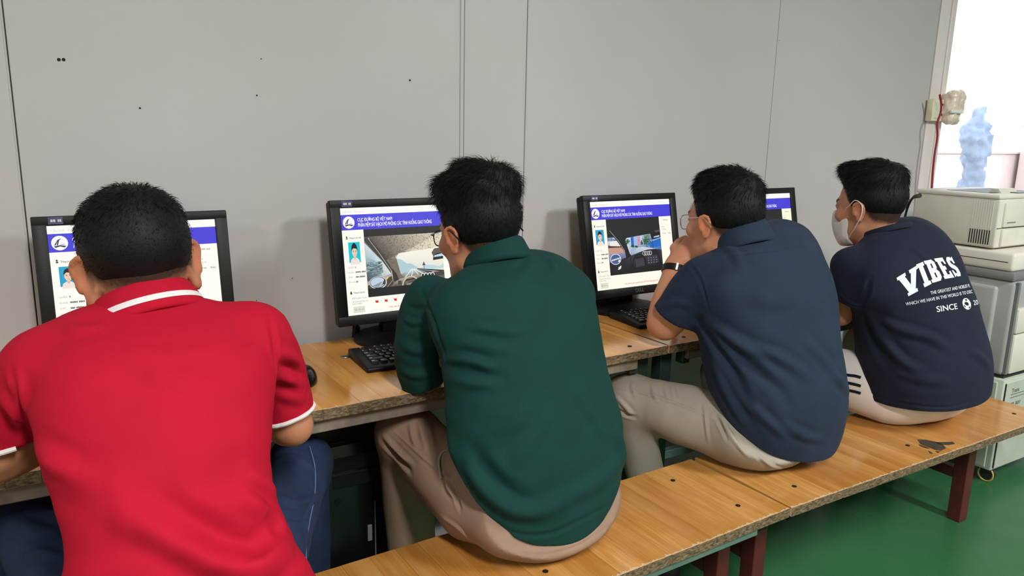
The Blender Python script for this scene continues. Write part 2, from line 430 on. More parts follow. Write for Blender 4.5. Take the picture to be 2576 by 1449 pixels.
# ------------------------------------------------------------------ solid modelling on a grid (smooth unions -> one skin)
class Field:
    def __init__(self, lo, hi, h):
        self.lo = np.array(lo, float); self.h = h
        self.n = np.ceil((np.array(hi) - self.lo) / h).astype(int) + 1
        self.d = np.full(self.n, 0.2, np.float32)
    def sl(self, lo, hi):
        a = np.clip(np.floor((np.array(lo) - self.lo) / self.h).astype(int), 0, self.n)
        b = np.clip(np.ceil((np.array(hi) - self.lo) / self.h).astype(int) + 1, 0, self.n)
        return tuple(slice(x, max(y, x)) for x, y in zip(a, b))
    def grid(self, s):
        ax = [(self.lo[i] + self.h * np.arange(s[i].start, s[i].stop)).astype(np.float32) for i in range(3)]
        return ax[0][:, None, None], ax[1][None, :, None], ax[2][None, None, :]
    def union(self, s, d, k):
        g = self.d[s]
        if k <= 0: np.minimum(g, d, out=g); return
        h = np.clip(0.5 + 0.5 * (g - d) / k, 0, 1)
        self.d[s] = g * (1 - h) + d * h - k * h * (1 - h)
    def cut(self, s, d, k=0.0):
        "subtract solid d"
        g = self.d[s]; d = -d
        if k <= 0: np.maximum(g, d, out=g); return
        h = np.clip(0.5 - 0.5 * (g - d) / k, 0, 1)
        self.d[s] = g * (1 - h) + d * h + k * h * (1 - h)
    def segs(self, c, a, b, u, cap=None, flat0=False, flat1=False, m=0.03, ex=2.0, flat1n=None, flat0n=None):
        "tube with elliptic sections along polyline c; returns slice and distance"
        c = np.asarray(c, float); a = np.asarray(a, float); b = np.asarray(b, float); u = np.asarray(u, float)
        if u.ndim == 1: u = np.repeat(u[None], len(c), 0)
        rm = max(a.max(), b.max()) + m
        S = self.sl(c.min(0) - rm, c.max(0) + rm)
        out = np.full([x.stop - x.start for x in S], 0.2, np.float32)
        for i in range(len(c) - 1):
            r = max(a[i], a[i + 1], b[i], b[i + 1]) + m
            s = self.sl(np.minimum(c[i], c[i + 1]) - r, np.maximum(c[i], c[i + 1]) + r)
            if any(x.stop <= x.start for x in s): continue
            X, Y, Z = self.grid(s)
            ab = c[i + 1] - c[i]; L = np.linalg.norm(ab)
            if L < 1e-6: continue
            w = ab / L
            t = ((X - c[i][0]) * w[0] + (Y - c[i][1]) * w[1] + (Z - c[i][2]) * w[2]) / L
            lo_, hi_ = t < 0, t > 1
            t = np.clip(t, 0, 1)
            uu = u[i] + (u[i + 1] - u[i]) * 0.5
            uu = _unit(uu - w * (uu @ w)); vv = np.cross(w, uu)
            px = X - (c[i][0] + ab[0] * t); py = Y - (c[i][1] + ab[1] * t); pz = Z - (c[i][2] + ab[2] * t)
            A = a[i] + (a[i + 1] - a[i]) * t; B = b[i] + (b[i + 1] - b[i]) * t
            x = (px * uu[0] + py * uu[1] + pz * uu[2]) / A
            y = (px * vv[0] + py * vv[1] + pz * vv[2]) / B
            mn = np.minimum(A, B)
            em = mn
            if cap is not None and i == 0: em = np.where(lo_, np.minimum(mn, cap), em)
            if cap is not None and i == len(c) - 2: em = np.where(hi_, np.minimum(mn, cap), em)
            e = (px * w[0] + py * w[1] + pz * w[2]) / em
            if ex == 2.0: rr = np.sqrt(x * x + y * y + e * e)
            else: rr = (np.abs(x) ** ex + np.abs(y) ** ex + np.abs(e) ** ex) ** (1 / ex)
            d = (rr - 1) * mn
            q = tuple(slice(s[k].start - S[k].start, s[k].stop - S[k].start) for k in range(3))
            np.minimum(out[q], d, out=out[q])
        X, Y, Z = self.grid(S)
        if flat1:
            w = _unit(c[-1] - c[-2]) if flat1n is None else _unit(flat1n)
            out = np.maximum(out, (X - c[-1][0]) * w[0] + (Y - c[-1][1]) * w[1] + (Z - c[-1][2]) * w[2])
        if flat0:
            w = _unit(c[0] - c[1]) if flat0n is None else _unit(flat0n)
            out = np.maximum(out, (X - c[0][0]) * w[0] + (Y - c[0][1]) * w[1] + (Z - c[0][2]) * w[2])
        return S, out
    def tube(self, pts, r, k=0.02, n=None, **kw):
        pts = np.asarray(pts, float); r = np.asarray(r, float) if np.ndim(r) else np.full(len(pts), float(r))
        if n:
            pts2 = np.array(smooth_path(pts, n)); r = np.interp(np.linspace(0, 1, n), np.linspace(0, 1, len(r)), r); pts = pts2
        w = _unit(pts[-1] - pts[0]); u = _unit(np.cross(w, (0.31, 0.52, 0.79)))
        s, d = self.segs(pts, r, r, u, **kw)
        self.union(s, d, k)
    def ell(self, c, rad, Rm=None, k=0.02, sub=False):
        c = np.asarray(c, float); rad = np.asarray(rad, float)
        m = rad.max() + 0.03
        s = self.sl(c - m, c + m)
        if any(x.stop <= x.start for x in s): return
        X, Y, Z = self.grid(s); X = X - c[0]; Y = Y - c[1]; Z = Z - c[2]
        if Rm is not None:
            Rm = np.asarray(Rm)
            X, Y, Z = (X * Rm[0, i] + Y * Rm[1, i] + Z * Rm[2, i] for i in range(3))
        q = np.sqrt((X / rad[0]) ** 2 + (Y / rad[1]) ** 2 + (Z / rad[2]) ** 2)
        q2 = np.sqrt((X / rad[0] ** 2) ** 2 + (Y / rad[1] ** 2) ** 2 + (Z / rad[2] ** 2) ** 2) + 1e-9
        d = np.clip(q * (q - 1) / q2, -0.2, 0.2).astype(np.float32)
        if sub: self.cut(s, d, k)
        else: self.union(s, d, k)
    def sample(self, X, Y, Z):
        "nearest grid value at world points"
        q = [np.rint((c - self.lo[i]) / self.h).astype(int) for i, c in enumerate((X, Y, Z))]
        ok = np.ones(np.broadcast(*q).shape, bool)
        for i in range(3): ok &= (q[i] >= 0) & (q[i] < self.n[i])
        q = [np.clip(q[i], 0, self.n[i] - 1) for i in range(3)]
        return np.where(ok, self.d[q[0], q[1], q[2]], 0.2)
    def hit(self, px, py, t0=0.8, t1=3.2):
        r = ray(px, py); t = np.arange(t0, t1, 0.0015); p = CC + t[:, None] * r
        d = self.sample(p[:, 0], p[:, 1], p[:, 2]); i = np.nonzero(d < 0)[0]
        return None if not len(i) else p[i[0]]
    def mesh(self, name):
        V, Q = surface_nets(self.d); V = V * self.h + self.lo
        return quads_mesh(V, Q, name)
def surface_nets(d):
    nx, ny, nz = d.shape
    ins = d < 0
    cnt = np.zeros((nx - 1, ny - 1, nz - 1), np.int8)
    for i in (0, 1):
        for j in (0, 1):
            for k in (0, 1):
                cnt += ins[i:nx - 1 + i, j:ny - 1 + j, k:nz - 1 + k]
    act = (cnt > 0) & (cnt < 8)
    I, J, K = np.nonzero(act)
    idx = np.full(act.shape, -1, np.int32); idx[I, J, K] = np.arange(len(I))
    acc = np.zeros((len(I), 3)); num = np.zeros(len(I))
    cor = [(i, j, k) for i in (0, 1) for j in (0, 1) for k in (0, 1)]
    val = {c: d[I + c[0], J + c[1], K + c[2]].astype(np.float64) for c in cor}
    for c in cor:
        for ax in range(3):
            if c[ax] == 0:
                e = list(c); e[ax] = 1; e = tuple(e)
                a = val[c]; b = val[e]
                m = (a < 0) != (b < 0)
                t = np.where(m, a / np.where(m, a - b, 1), 0)
                p = np.array(c, float)[None, :].repeat(len(I), 0); p[:, ax] += t
                acc += p * m[:, None]; num += m
    V = acc / np.maximum(num, 1)[:, None] + np.stack([I, J, K], 1)
    quads = []
    for ax in range(3):
        o1, o2 = [(1, 2), (2, 0), (0, 1)][ax]
        a = [slice(1, -1)] * 3; a[ax] = slice(0, -1); b = [slice(1, -1)] * 3; b[ax] = slice(1, None)
        A = ins[tuple(a)]; B = ins[tuple(b)]
        for flip, m in ((False, A & ~B), (True, ~A & B)):
            p = np.stack(np.nonzero(m), 1); p = p + np.array([1 if q != ax else 0 for q in range(3)])
            if not len(p): continue
            f = []
            for s1, s2 in ((-1, -1), (0, -1), (0, 0), (-1, 0)):
                q = p.copy(); q[:, o1] += s1; q[:, o2] += s2
                f.append(idx[q[:, 0], q[:, 1], q[:, 2]])
            f = np.stack(f, 1)
            quads.append(f[:, ::-1] if flip else f)
    Q = np.concatenate(quads)
    return V, Q[(Q >= 0).all(1)]
def subdiv(me, lv=1):
    "one Catmull-Clark step on a quad mesh"
    V = get_co(me).astype(np.float64); nf = len(me.polygons)
    Q = np.empty(nf * 4, np.int32); me.polygons.foreach_get('vertices', Q); Q = Q.reshape(-1, 4)
    n = len(V); Fp = V[Q].mean(1)
    e = np.stack([Q, np.roll(Q, -1, 1)], -1).reshape(-1, 2); e.sort(axis=1)
    key = e[:, 0].astype(np.int64) * n + e[:, 1]
    uq, inv = np.unique(key, return_inverse=True); ne = len(uq)
    E0, E1 = (uq // n).astype(int), (uq % n).astype(int)
    fid = np.repeat(np.arange(nf), 4)
    cntE = np.bincount(inv, minlength=ne).astype(float)
    fs = np.stack([np.bincount(inv, Fp[fid, k], ne) for k in range(3)], 1)
    mid = (V[E0] + V[E1]) / 2
    Ep = np.where((cntE == 2)[:, None], (V[E0] + V[E1] + fs) / 4, mid)
    vi = Q.ravel(); nv = np.bincount(vi, minlength=n).astype(float)
    Qa = np.stack([np.bincount(vi, Fp[fid, k], n) for k in range(3)], 1) / np.maximum(nv, 1)[:, None]
    ve = np.concatenate([E0, E1]); me_ = np.concatenate([mid, mid]); nve = np.bincount(ve, minlength=n).astype(float)
    Ra = np.stack([np.bincount(ve, me_[:, k], n) for k in range(3)], 1) / np.maximum(nve, 1)[:, None]
    m = np.maximum(nv, 1)[:, None]
    Vp = np.where((nv >= 3)[:, None], (Qa + 2 * Ra + (m - 3) * V) / m, V)
    NV = np.concatenate([Vp, Ep, Fp])
    ei = inv.reshape(-1, 4) + n; fi = np.arange(nf) + n + ne
    out = [np.stack([Q[:, k], ei[:, k], fi, ei[:, k - 1]], 1) for k in range(4)]
    nm = me.name; bpy.data.meshes.remove(me)
    return quads_mesh(NV, np.concatenate(out), nm.split('.')[0])
def relax(me, it=2, f=0.5):
    "laplacian smoothing"
    V = get_co(me).astype(np.float64); ne = len(me.edges)
    E = np.empty(ne * 2, np.int32); me.edges.foreach_get('vertices', E); E = E.reshape(-1, 2)
    deg = np.bincount(E.ravel(), minlength=len(V)).astype(float)[:, None]
    for s in range(it):
        for lam in (f, -f * 1.04):
            acc = np.zeros_like(V)
            np.add.at(acc, E[:, 0], V[E[:, 1]]); np.add.at(acc, E[:, 1], V[E[:, 0]])
            V += lam * (acc / deg - V)
    set_co(me, V)
def bvh_of(me):
    return BVHTree.FromPolygons([v.co[:] for v in me.vertices], [tuple(p.vertices) for p in me.polygons])
def hit(bvh, px, py):
    r = bvh.ray_cast(Vector(CC), Vector(_unit(ray(px, py))))
    return None if r[0] is None else (np.array(r[0]), np.array(r[1]))
def fold(me, bvh, lines):
    "raise (amp>0) or press (amp<0) soft folds along lines measured on the cloth; each: (pixels, amp, width[, sharp])"
    V = get_co(me).astype(np.float64); Nn = get_no(me).astype(np.float64)
    D = np.zeros(len(V))
    for ln in lines:
        pts, amp, wid = ln[:3]
        pts = smooth_path([np.array((x, y, 0.0)) for x, y in pts], max(8, 5 * len(pts)))
        P3 = [h[0] for h in (hit(bvh, p[0], p[1]) for p in pts) if h is not None]
        if len(P3) < 2: continue
        P3 = np.array(P3)
        keep = [P3[0]]
        for p in P3[1:]:
            if np.linalg.norm(p - keep[-1]) < 0.08: keep.append(p)
        P3 = np.array(keep)
        lo = P3.min(0) - 3 * wid; hi = P3.max(0) + 3 * wid
        ids = np.nonzero(((V > lo) & (V < hi)).all(1))[0]
        if not len(ids) or len(P3) < 2: continue
        p = V[ids]; best = np.full(len(ids), 9.0); bt = np.zeros(len(ids))
        m = len(P3) - 1
        for i in range(m):
            ab = P3[i + 1] - P3[i]; L2 = ab @ ab + 1e-12
            t = np.clip(((p - P3[i]) @ ab) / L2, 0, 1)
            d = np.linalg.norm(p - (P3[i] + t[:, None] * ab), axis=1)
            w = d < best; best[w] = d[w]; bt[w] = (i + t[w]) / m
        taper = np.sin(np.pi * np.clip(bt, 0.02, 0.98)) ** 0.6
        x = best / wid
        D[ids] += 1.3 * amp * taper * (np.exp(-x * x) - 0.35 * np.exp(-((x - 1.6) / 0.8) ** 2))
    V += Nn * D[:, None]
    set_co(me, V)
def crumple(me, amp, scale, stretch=(1, 1, 1), seed=0.0, mask=None):
    V = get_co(me).astype(np.float64); Nn = get_no(me)
    s = np.array(stretch) * scale
    f = np.array([noise.noise(Vector(v * s) + Vector((seed, seed * 2, 0))) for v in V])
    if mask is not None: f = f * mask(V)
    set_co(me, V + Nn * (f * amp)[:, None])
def strip_on(bvh, pix, width, name, mat, parent, off=0.0012, n=40, org=(0, 0, 0)):
    "flat band lying on a surface along measured points"
    pts = smooth_path([np.array((x, y, 0.0)) for x, y in pix], n)
    H_ = [h for h in (hit(bvh, p[0], p[1]) for p in pts) if h is not None]
    if len(H_) < 2: return None
    V, F = [], []
    for i, (p, nn) in enumerate(H_):
        a = H_[max(0, i - 1)][0]; b = H_[min(len(H_) - 1, i + 1)][0]
        t = _unit(b - a + 1e-9); s = _unit(np.cross(t, nn))
        for q in (-1, 0, 1):
            V.append(p + nn * (off * (1.0 if q == 0 else 0.5)) + s * (q * width / 2) - np.array(org))
        if i:
            k = 3 * i
            F += [(k - 3, k - 2, k + 1, k), (k - 2, k - 1, k + 2, k + 1)]
    return link(name, mesh_from(V, F, name), mat, parent, smooth=True)
# ------------------------------------------------------------------ the room
WALLY = 2.03
X0, X1, YB = -3.6, 3.513, -4.6
XR = 6.2
def structure(o): return tag(o, kind='structure')
bm = BM(); bm.box((X0 - 0.1, YB - 0.1, -0.12), (XR + 0.1, WALLY + 0.10, 0.0)); structure(bm.done('floor', M['floor']))
bm = BM(); bm.box((X0 - 0.1, YB - 0.1, CEIL), (XR + 0.1, WALLY + 0.1, CEIL + 0.1)); structure(bm.done('ceiling', M['ceil']))
bm = BM(); bm.box((X0 - 0.1, YB - 0.1, 0), (X0, WALLY + 0.1, CEIL)); structure(bm.done('wall_left', M['wall2']))
bm = BM(); bm.box((X0, YB - 0.1, 0), (XR, YB, CEIL)); structure(bm.done('wall_front', M['wall2']))
bm = BM(); bm.box((XR, YB - 0.1, 0), (XR + 0.1, WALLY + 0.1, CEIL)); structure(bm.done('wall_right', M['wall2']))
# back wall: painted panels with open joints in front of a dark core
wb = BM(); wb.box((X0, WALLY + 0.012, 0), (X1, WALLY + 0.10, CEIL)); wb = structure(wb.done('wall_back', M['seam']))
SEAMS = [X0, -2.31, -1.19, -0.0722, 1.046, 1.261, 2.374, 3.402]
for a, b in zip(SEAMS, SEAMS[1:]):
    q = BM(); g = 0.0012
    q.box((a + g, WALLY, 0), (b - g, WALLY + 0.014, CEIL), 0.0012)
    q.done('wall_panel', M['wall'], wb)
q = BM(); q.box((1.0325, WALLY - 0.004, 0), (1.0442, WALLY + 0.002, CEIL), 0.0015); q.done('joint_strip', M['wall'], wb)
q = BM(); q.box((-0.0772, WALLY - 0.0015, 0), (-0.0737, WALLY + 0.002, CEIL), 0.0007); q.done('joint_strip', M['wall'], wb)
for (px, py, r) in ((148, 150, 3.2), (160, 150, 3.2), (1031, 202, 2.4), (352, 272, 1.9), (646, 240, 1.7), (657, 148, 1.3), (1960, 102, 1.2), (735, 700, 1.2), (1030, 700, 1.0), (645, 756, 1.1)):
    p = on_plane(px, py, (0, WALLY, 0), (0, 1, 0)); rr = r * 2.2 / FPX
    q = BM(); q.cyl((p[0], WALLY - 0.0008, p[2]), (p[0], WALLY + 0.001, p[2]), rr, n=10); q.done('nail_hole', M['dark'], wb)
# jamb at the right end of the back wall, then the open doorway
t1 = BM(); t1.box((3.404, WALLY - 0.006, 0), (X1 - 0.035, WALLY + 0.012, CEIL), 0.002); t1.box((X1 - 0.034, WALLY - 0.014, 0), (X1, WALLY + 0.11, CEIL), 0.004)
structure(t1.done('trim_1', M['jamb']))
q = BM(); q.box((X1, WALLY, 2.45), (5.3, WALLY + 0.1, CEIL)); q.box((5.3, WALLY, 0), (XR, WALLY + 0.1, CEIL)); structure(q.done('wall_back_end', M['wall2']))
# out of doors
q = BM(); q.box((X1 - 3.0, WALLY + 0.1, -0.14), (16, 14, -0.02)); structure(q.done('ground', M['ext_ground']))
pa = on_plane(2470, 381, (0, 5.2, 0), (0, 1, 0)); pb = on_plane(2556, 440, (0, 5.15, 0), (0, 1, 0)); pc = on_plane(2575, 318, (0, 5.15, 0), (0, 1, 0))
gw = BM(); gw.box((5.0, 5.2, -0.02), (12.5, 5.35, pa[2] - 0.03), 0.01); gw.box((5.0, 5.17, pa[2] - 0.03), (12.5, 5.38, pa[2]), 0.008)
tag(gw.done('garden_wall', M['ext_wall']), 'low pale pink plaster wall outside the bright doorway', 'wall')
gp = BM(); gp.box((pb[0], 4.8, -0.02), (pb[0] + 0.5, 5.15, pc[2]), 0.012); gp.box((pb[0] - 0.03, 4.77, pc[2]), (pb[0] + 0.53, 5.18, pc[2] + 0.06), 0.012)
tag(gp.done('gate_post', M['ext_wall']), 'pale pink outdoor post at the right edge beside the low wall', 'post')
# weathered bluish rock outside
def rock():
    F_ = Field((5.5, 3.1, -0.05), (7.4, 4.6, 1.75), 0.03)
    c = on_plane(2465, 400, (0, 3.9, 0), (0, 1, 0)); x0 = c[0]
    def q(px, py): return on_plane(px, py, (0, 3.9, 0), (0, 1, 0))
    s = 3.9 / 0.55 * 0 + np.linalg.norm(q(2470, 400) - q(2471, 400))
    pts = [q(2462, 640), q(2462, 560), q(2460, 465), q(2472, 420), q(2470, 375), q(2478, 335), q(2485, 310)]
    F_.tube(pts, [54 * s, 42 * s, 25 * s, 26 * s, 25 * s, 25 * s, 15 * s], 0.05, n=16)
    F_.ell(q(2450, 350), (19 * s, 0.1, 24 * s), k=0.06); F_.ell(q(2500, 320), (13 * s, 0.09, 14 * s), k=0.05); F_.ell(q(2496, 405), (17 * s, 0.09, 14 * s), k=0.05)
    F_.ell(q(2462, 300), (11 * s, 0.07, 16 * s), k=0.04)
    me = F_.mesh('rock'); me = subdiv(me, 1); crumple(me, 0.05, 7.0); crumple(me, 0.03, 16.0, seed=3)
    V = get_co(me); V[:, 2] = np.maximum(V[:, 2], -0.02); set_co(me, V)
    o = link('garden_rock', me, M['rock'], smooth=True)
    tag(o, 'pale blue rough upright rock standing outside the bright doorway', 'rock')
rock()
# ceiling lamps that give the light
for i, (p, w, sx, sy) in enumerate(LAMPS):
    r = empty('ceiling_lamp', (p[0], p[1], CEIL), 0, ['twin tube ceiling lamp over the middle of the room', 'twin tube ceiling lamp on the left side of the room', 'twin tube ceiling lamp on the right side of the room'][i], 'lamp', 'ceiling lamps')
    q = BM(); q.box((-sx / 2, -0.62, -0.05), (sx / 2, 0.62, -0.001), 0.006); q.done('housing', M['white'], r)
    for sxx in (-sx / 4, sx / 4):
        q = BM(); q.cyl((sxx, -0.6, -0.065), (sxx, 0.6, -0.065), 0.013, n=12); q.done('tube', M['white'], r)

# ------------------------------------------------------------------ tables and benches
def planks(root, L, D, z, th, mat, seed, skew=0.0):
    "glued boards side by side, grain running front to back; local x 0..L, y 0..D"
    rg = random.Random(seed); x = 0.0
    while x < L - 1e-4:
        w = rg.choice((0.052, 0.060, 0.068, 0.075, 0.085))
        if L - x - w < 0.04: w = L - x
        b = BM(); b.box((0, 0, -th), (w - 0.0002, D + rg.uniform(-0.0006, 0.0006), 0), 0.0005)
        o = b.done('plank', mat, root); o.location = (x, rg.uniform(0, 0.0008), z + rg.uniform(-0.0002, 0.0002))
        x += w
def screws(root, pts, z):
    for x, y in pts:
        b = BM(); b.cyl((0, 0, -0.002), (0, 0, 0.0012), 0.0062, n=14); b.cyl((0, 0, 0.0008), (0, 0, 0.0016), 0.003, n=8)
        o = b.done('screw', M['screw'], root); o.location = (x, y, z)
def post(b, x, y, z0, z1, s=0.04, bev=0.002): b.box((x - s / 2, y - s / 2, z0), (x + s / 2, y + s / 2, z1), bev)
DZ, BZ = 0.72, 0.42
def desk(x0, x1, y0, yr, yaw, label, seed, z=DZ, apron=True):
    D = yr - y0; L = (x1 - x0) / math.cos(yaw)
    r = empty('desk', (x0, y0, 0), yaw, label, 'desk', 'wooden desks along the wall')
    planks(r, L, D, z, 0.024, M['wood'], seed)
    screws(r, [(0.10, 0.05), (L - 0.10, 0.05), (0.10, D - 0.06), (L - 0.10, D - 0.06)], z)
    zt = z - 0.0245
    if apron:
        b = BM(); b.box((0.09, 0.018, zt - 0.034), (L - 0.095, 0.040, zt), 0.002); b.done('front_rail', M['rail'], r)
    b = BM(); b.box((0.05, D - 0.07, zt - 0.034), (L - 0.05, D - 0.045, zt), 0.002); b.done('rear_rail', M['rail'], r)
    for x in (0.022, L - 0.062):
        for y in (0.075, D - 0.075):
            b = BM(); post(b, x + 0.02, y, 0, zt, 0.042); b.done('leg', M['dgreen'], r)
        b = BM(); b.box((x + 0.004, 0.075, zt - 0.03), (x + 0.036, D - 0.075, zt), 0.002); b.done('side_rail', M['dgreen'], r)
        b = BM(); b.box((x + 0.006, 0.096, 0.12), (x + 0.034, D - 0.096, 0.152), 0.002); b.done('stretcher', M['dgreen'], r)
        b = BM(); b.box((x - 0.0 + (0.06 if x < 0.1 else -0.05), 0.03, zt - 0.05), (x + 0.03 + (0.06 if x < 0.1 else -0.05), 0.06, zt), 0.002); b.done('bracket', M['dgreen'], r)
    b = BM(); b.box((0.05, D - 0.085, 0.12), (L - 0.05, D - 0.055, 0.152), 0.002); b.done('foot_bar', M['gmetal'], r)
    return r
def bench(x0, x1, y0, D, yaw, label, seed, legs, rail='gmetal', z=BZ, rs_=0.007):
    L = (x1 - x0) / math.cos(yaw)
    r = empty('bench', (x0, y0, 0), yaw, label, 'bench', 'wooden benches in a row')
    planks(r, L, D, z, 0.024, M['wood2'], seed)
    screws(r, [(0.10, 0.075), (L - 0.10, 0.075), (0.62, 0.09), (0.12, D - 0.07), (L - 0.14, D - 0.07)], z)
    zt = z - 0.0245
    b = BM(); b.box((0.04, rs_, zt - 0.02), (L - 0.105, rs_ + 0.028, zt), 0.002); b.done('front_rail', M[rail], r)
    b = BM(); b.box((0.04, D - 0.065, zt - 0.02), (L - 0.105, D - 0.035, zt), 0.002); b.done('rear_rail', M[rail], r)
    for x in legs:
        b = BM(); post(b, x, 0.182, 0, zt, 0.046); b.done('leg', M['maroon'], r)
        b = BM(); post(b, x, 0.30, 0.188, zt, 0.036); b.done('short_post', M['maroon'], r)
        b = BM(); b.box((x - 0.018, 0.20, 0.150), (x + 0.018, 0.325, 0.188), 0.002); b.done('stretcher', M['maroon'], r)
        b = BM(); b.box((x - 0.018, 0.06, zt - 0.036), (x + 0.018, D - 0.02, zt), 0.002); b.done('cross_bar', M['maroon'], r)
    for x in (0.03, L - 0.085):
        b = BM(); b.box((x, 0.03, zt - 0.034), (x + 0.045, 0.075, zt), 0.003); b.done('bracket', M['blackp'], r)
    return r
desk(-1.20, 0.086, 1.424, 2.0, 0.0, 'wooden desk at the far left under the red shirted man\'s arms', 21)
desk(0.112, 1.434, 1.468, 1.968, 0.035, 'wooden desk holding the keyboard in front of the green shirted man', 22)
desk(1.440, 2.76, 1.515, 2.012, 0.0, 'wooden desk under the elbow of the navy shirted man with the watch', 23)
bench(-1.14, 0.152, 1.035, 0.325, 0.02, 'wooden bench under the red shirted man', 31, (0.10, 1.21))
bench(0.170, 1.455, 1.032, 0.325, 0.037, 'wooden bench with pale green rail under the green shirted man', 32, (0.10, 1.255))
B2 = bench(1.461, 2.755, 1.078, 0.33, 0.0, 'wooden bench with a dark worn patch under the two men on the right', 33, (0.098, 1.150), rs_=0.032)
# dark splintered patch on the last bench
pt_ = lambda px, py: on_plane(px, py, (0, 0, BZ), (0, 0, 1))
patch = BM()
for poly in ([(2308, 1106), (2330, 1107), (2352, 1112), (2372, 1119), (2380, 1128), (2368, 1134), (2350, 1131), (2332, 1123), (2316, 1117)],
             [(2350, 1113), (2372, 1113), (2396, 1112), (2403, 1117), (2386, 1120), (2364, 1118)], [(2335, 1134), (2343, 1138), (2347, 1142), (2339, 1140)],
             [(2310, 1118), (2326, 1123), (2340, 1129), (2330, 1128), (2316, 1123)], [(2352, 1135), (2366, 1137), (2360, 1140)]):
    pp = [pt_(x, y) - np.array(B2.location) for x, y in poly]
    patch.poly([(p[0], p[1], BZ + 0.0012) for p in pp])
patch.done('worn_patch', plain('burnt_wood', srgb(58, 50, 42), 0.75, var=0.5, vscale=90), B2, 'dark splintered patch')
# ------------------------------------------------------------------ monitors
SW, SH = 0.346, 0.282          # picture size
OW, OH = 0.402, 0.330          # case size
class Art:
    "flat picture made of coloured polygons in screen units (u right 0..1, v down 0..1)"
    def __init__(self): self.V = []; self.F = []; self.C = []; self.k = 0
    def poly(self, pts, col, z=None):
        i = len(self.V); self.k += 1
        zz = 0.00003 * self.k if z is None else z
        c = [srgb(*x)[:3] for x in (col if isinstance(col[0], (tuple, list)) else [col] * len(pts))]
        for (u, v), cc in zip(pts, c): self.V.append((u, v, zz)); self.C.append(cc)
        self.F.append(tuple(range(i, i + len(pts))))
    def rect(self, u0, v0, u1, v1, col): self.poly([(u0, v0), (u1, v0), (u1, v1), (u0, v1)], col)
    def disc(self, u, v, r, col, n=28, asp=SW / SH, ry=None, a0=0, a1=2 * math.pi):
        ry = r * asp if ry is None else ry
        self.poly([(u + r * math.cos(a0 + (a1 - a0) * i / n), v + ry * math.sin(a0 + (a1 - a0) * i / n)) for i in range(n)], col)
    def ring(self, u, v, r, w, col, n=28, asp=SW / SH, a0=0.0, a1=2 * math.pi):
        self.k += 1
        for i in range(n):
            a = a0 + (a1 - a0) * i / n; b = a0 + (a1 - a0) * (i + 1) / n
            self.k -= 1
            self.poly([(u + q * math.cos(t), v + q * asp * math.sin(t)) for q, t in ((r, a), (r, b), (r - w, b), (r - w, a))], col)
        self.k += 1
    def line(self, pts, w, col, asp=SW / SH):
        self.k += 1
        for (a, b), (c, d) in zip(pts, pts[1:]):
            t = _unit(((c - a), (d - b) / asp)); n = (-t[1] * w / 2, t[0] * w / 2 * asp)
            self.k -= 1
            self.poly([(a + n[0], b + n[1]), (c + n[0], d + n[1]), (c - n[0], d - n[1]), (a - n[0], b - n[1])], col)
        self.k += 1
    def text(self, s, u, v, h, col, bold=0.0, width=None, asp=SW / SH):
        "text with its baseline at v and letter height h (in v)"
        V, F = text_vf(s, 1.0, bold)
        if not len(V): return
        sy = h / 0.73; sx = sy / asp
        if width: sx = width / (V[:, 0].max() - V[:, 0].min())
        i = len(self.V); self.k += 1; c = srgb(*col)[:3]
        for x, y in V: self.V.append((u + x * sx, v - y * sy, 0.00003 * self.k)); self.C.append(c)
        for f in F: self.F.append(tuple(i + q for q in f))
    def build(self, parent, name='picture'):
        V = [((u - 0.5) * SW, -z - 0.0004, (0.5 - v) * SH) for u, v, z in self.V]
        me = mesh_from(V, self.F, name); set_col(me, self.C)
        return link(name, me, M['screen'], parent)
INK = (70, 70, 74); GREY = (150, 150, 150); PAPER = (255, 253, 243); BLUE = (66, 58, 214); VID = (22, 22, 26)
def portrait(a, u0, v0, u1, v1, bg, skin=(238, 205, 180), shirt=(240, 225, 220), tall=0.0):
    w = u1 - u0; h = v1 - v0; cx = (u0 + u1) / 2
    a.rect(u0, v0, u1, v1, bg)
    a.poly([(u0 + 0.08 * w, v1 + 0.10 * h), (u0 + 0.16 * w, v0 + 0.86 * h), (cx - 0.14 * w, v0 + 0.76 * h), (cx + 0.14 * w, v0 + 0.76 * h), (u1 - 0.16 * w, v0 + 0.86 * h), (u1 - 0.06 * w, v1 + 0.10 * h)], shirt)
    a.poly([(cx - 0.11 * w, v0 + 0.6 * h), (cx + 0.11 * w, v0 + 0.6 * h), (cx + 0.10 * w, v0 + 0.80 * h), (cx, v0 + 0.88 * h), (cx - 0.10 * w, v0 + 0.80 * h)], tuple(int(c * 0.93) for c in skin))
    a.disc(cx, v0 + 0.36 * h, 0.255 * w, (24, 22, 26), ry=(0.27 + tall) * h)
    a.disc(cx, v0 + 0.47 * h, 0.225 * w, skin, ry=0.25 * h)
    a.poly([(cx - 0.23 * w, v0 + 0.40 * h), (cx - 0.20 * w, v0 + 0.20 * h), (cx + 0.20 * w, v0 + 0.20 * h), (cx + 0.23 * w, v0 + 0.40 * h), (cx + 0.16 * w, v0 + 0.32 * h), (cx - 0.10 * w, v0 + 0.30 * h)], (24, 22, 26))
    for s in (-1, 1): a.line([(cx + s * 0.05 * w, v0 + 0.43 * h), (cx + s * 0.15 * w, v0 + 0.425 * h)], 0.03 * w, (60, 44, 40)); a.disc(cx + s * 0.10 * w, v0 + 0.465 * h, 0.028 * w, (50, 36, 34), ry=0.016 * h)
    a.line([(cx, v0 + 0.48 * h), (cx + 0.02 * w, v0 + 0.55 * h)], 0.02 * w, (196, 150, 128)); a.line([(cx - 0.07 * w, v0 + 0.63 * h), (cx + 0.07 * w, v0 + 0.63 * h)], 0.02 * w, (178, 104, 96))
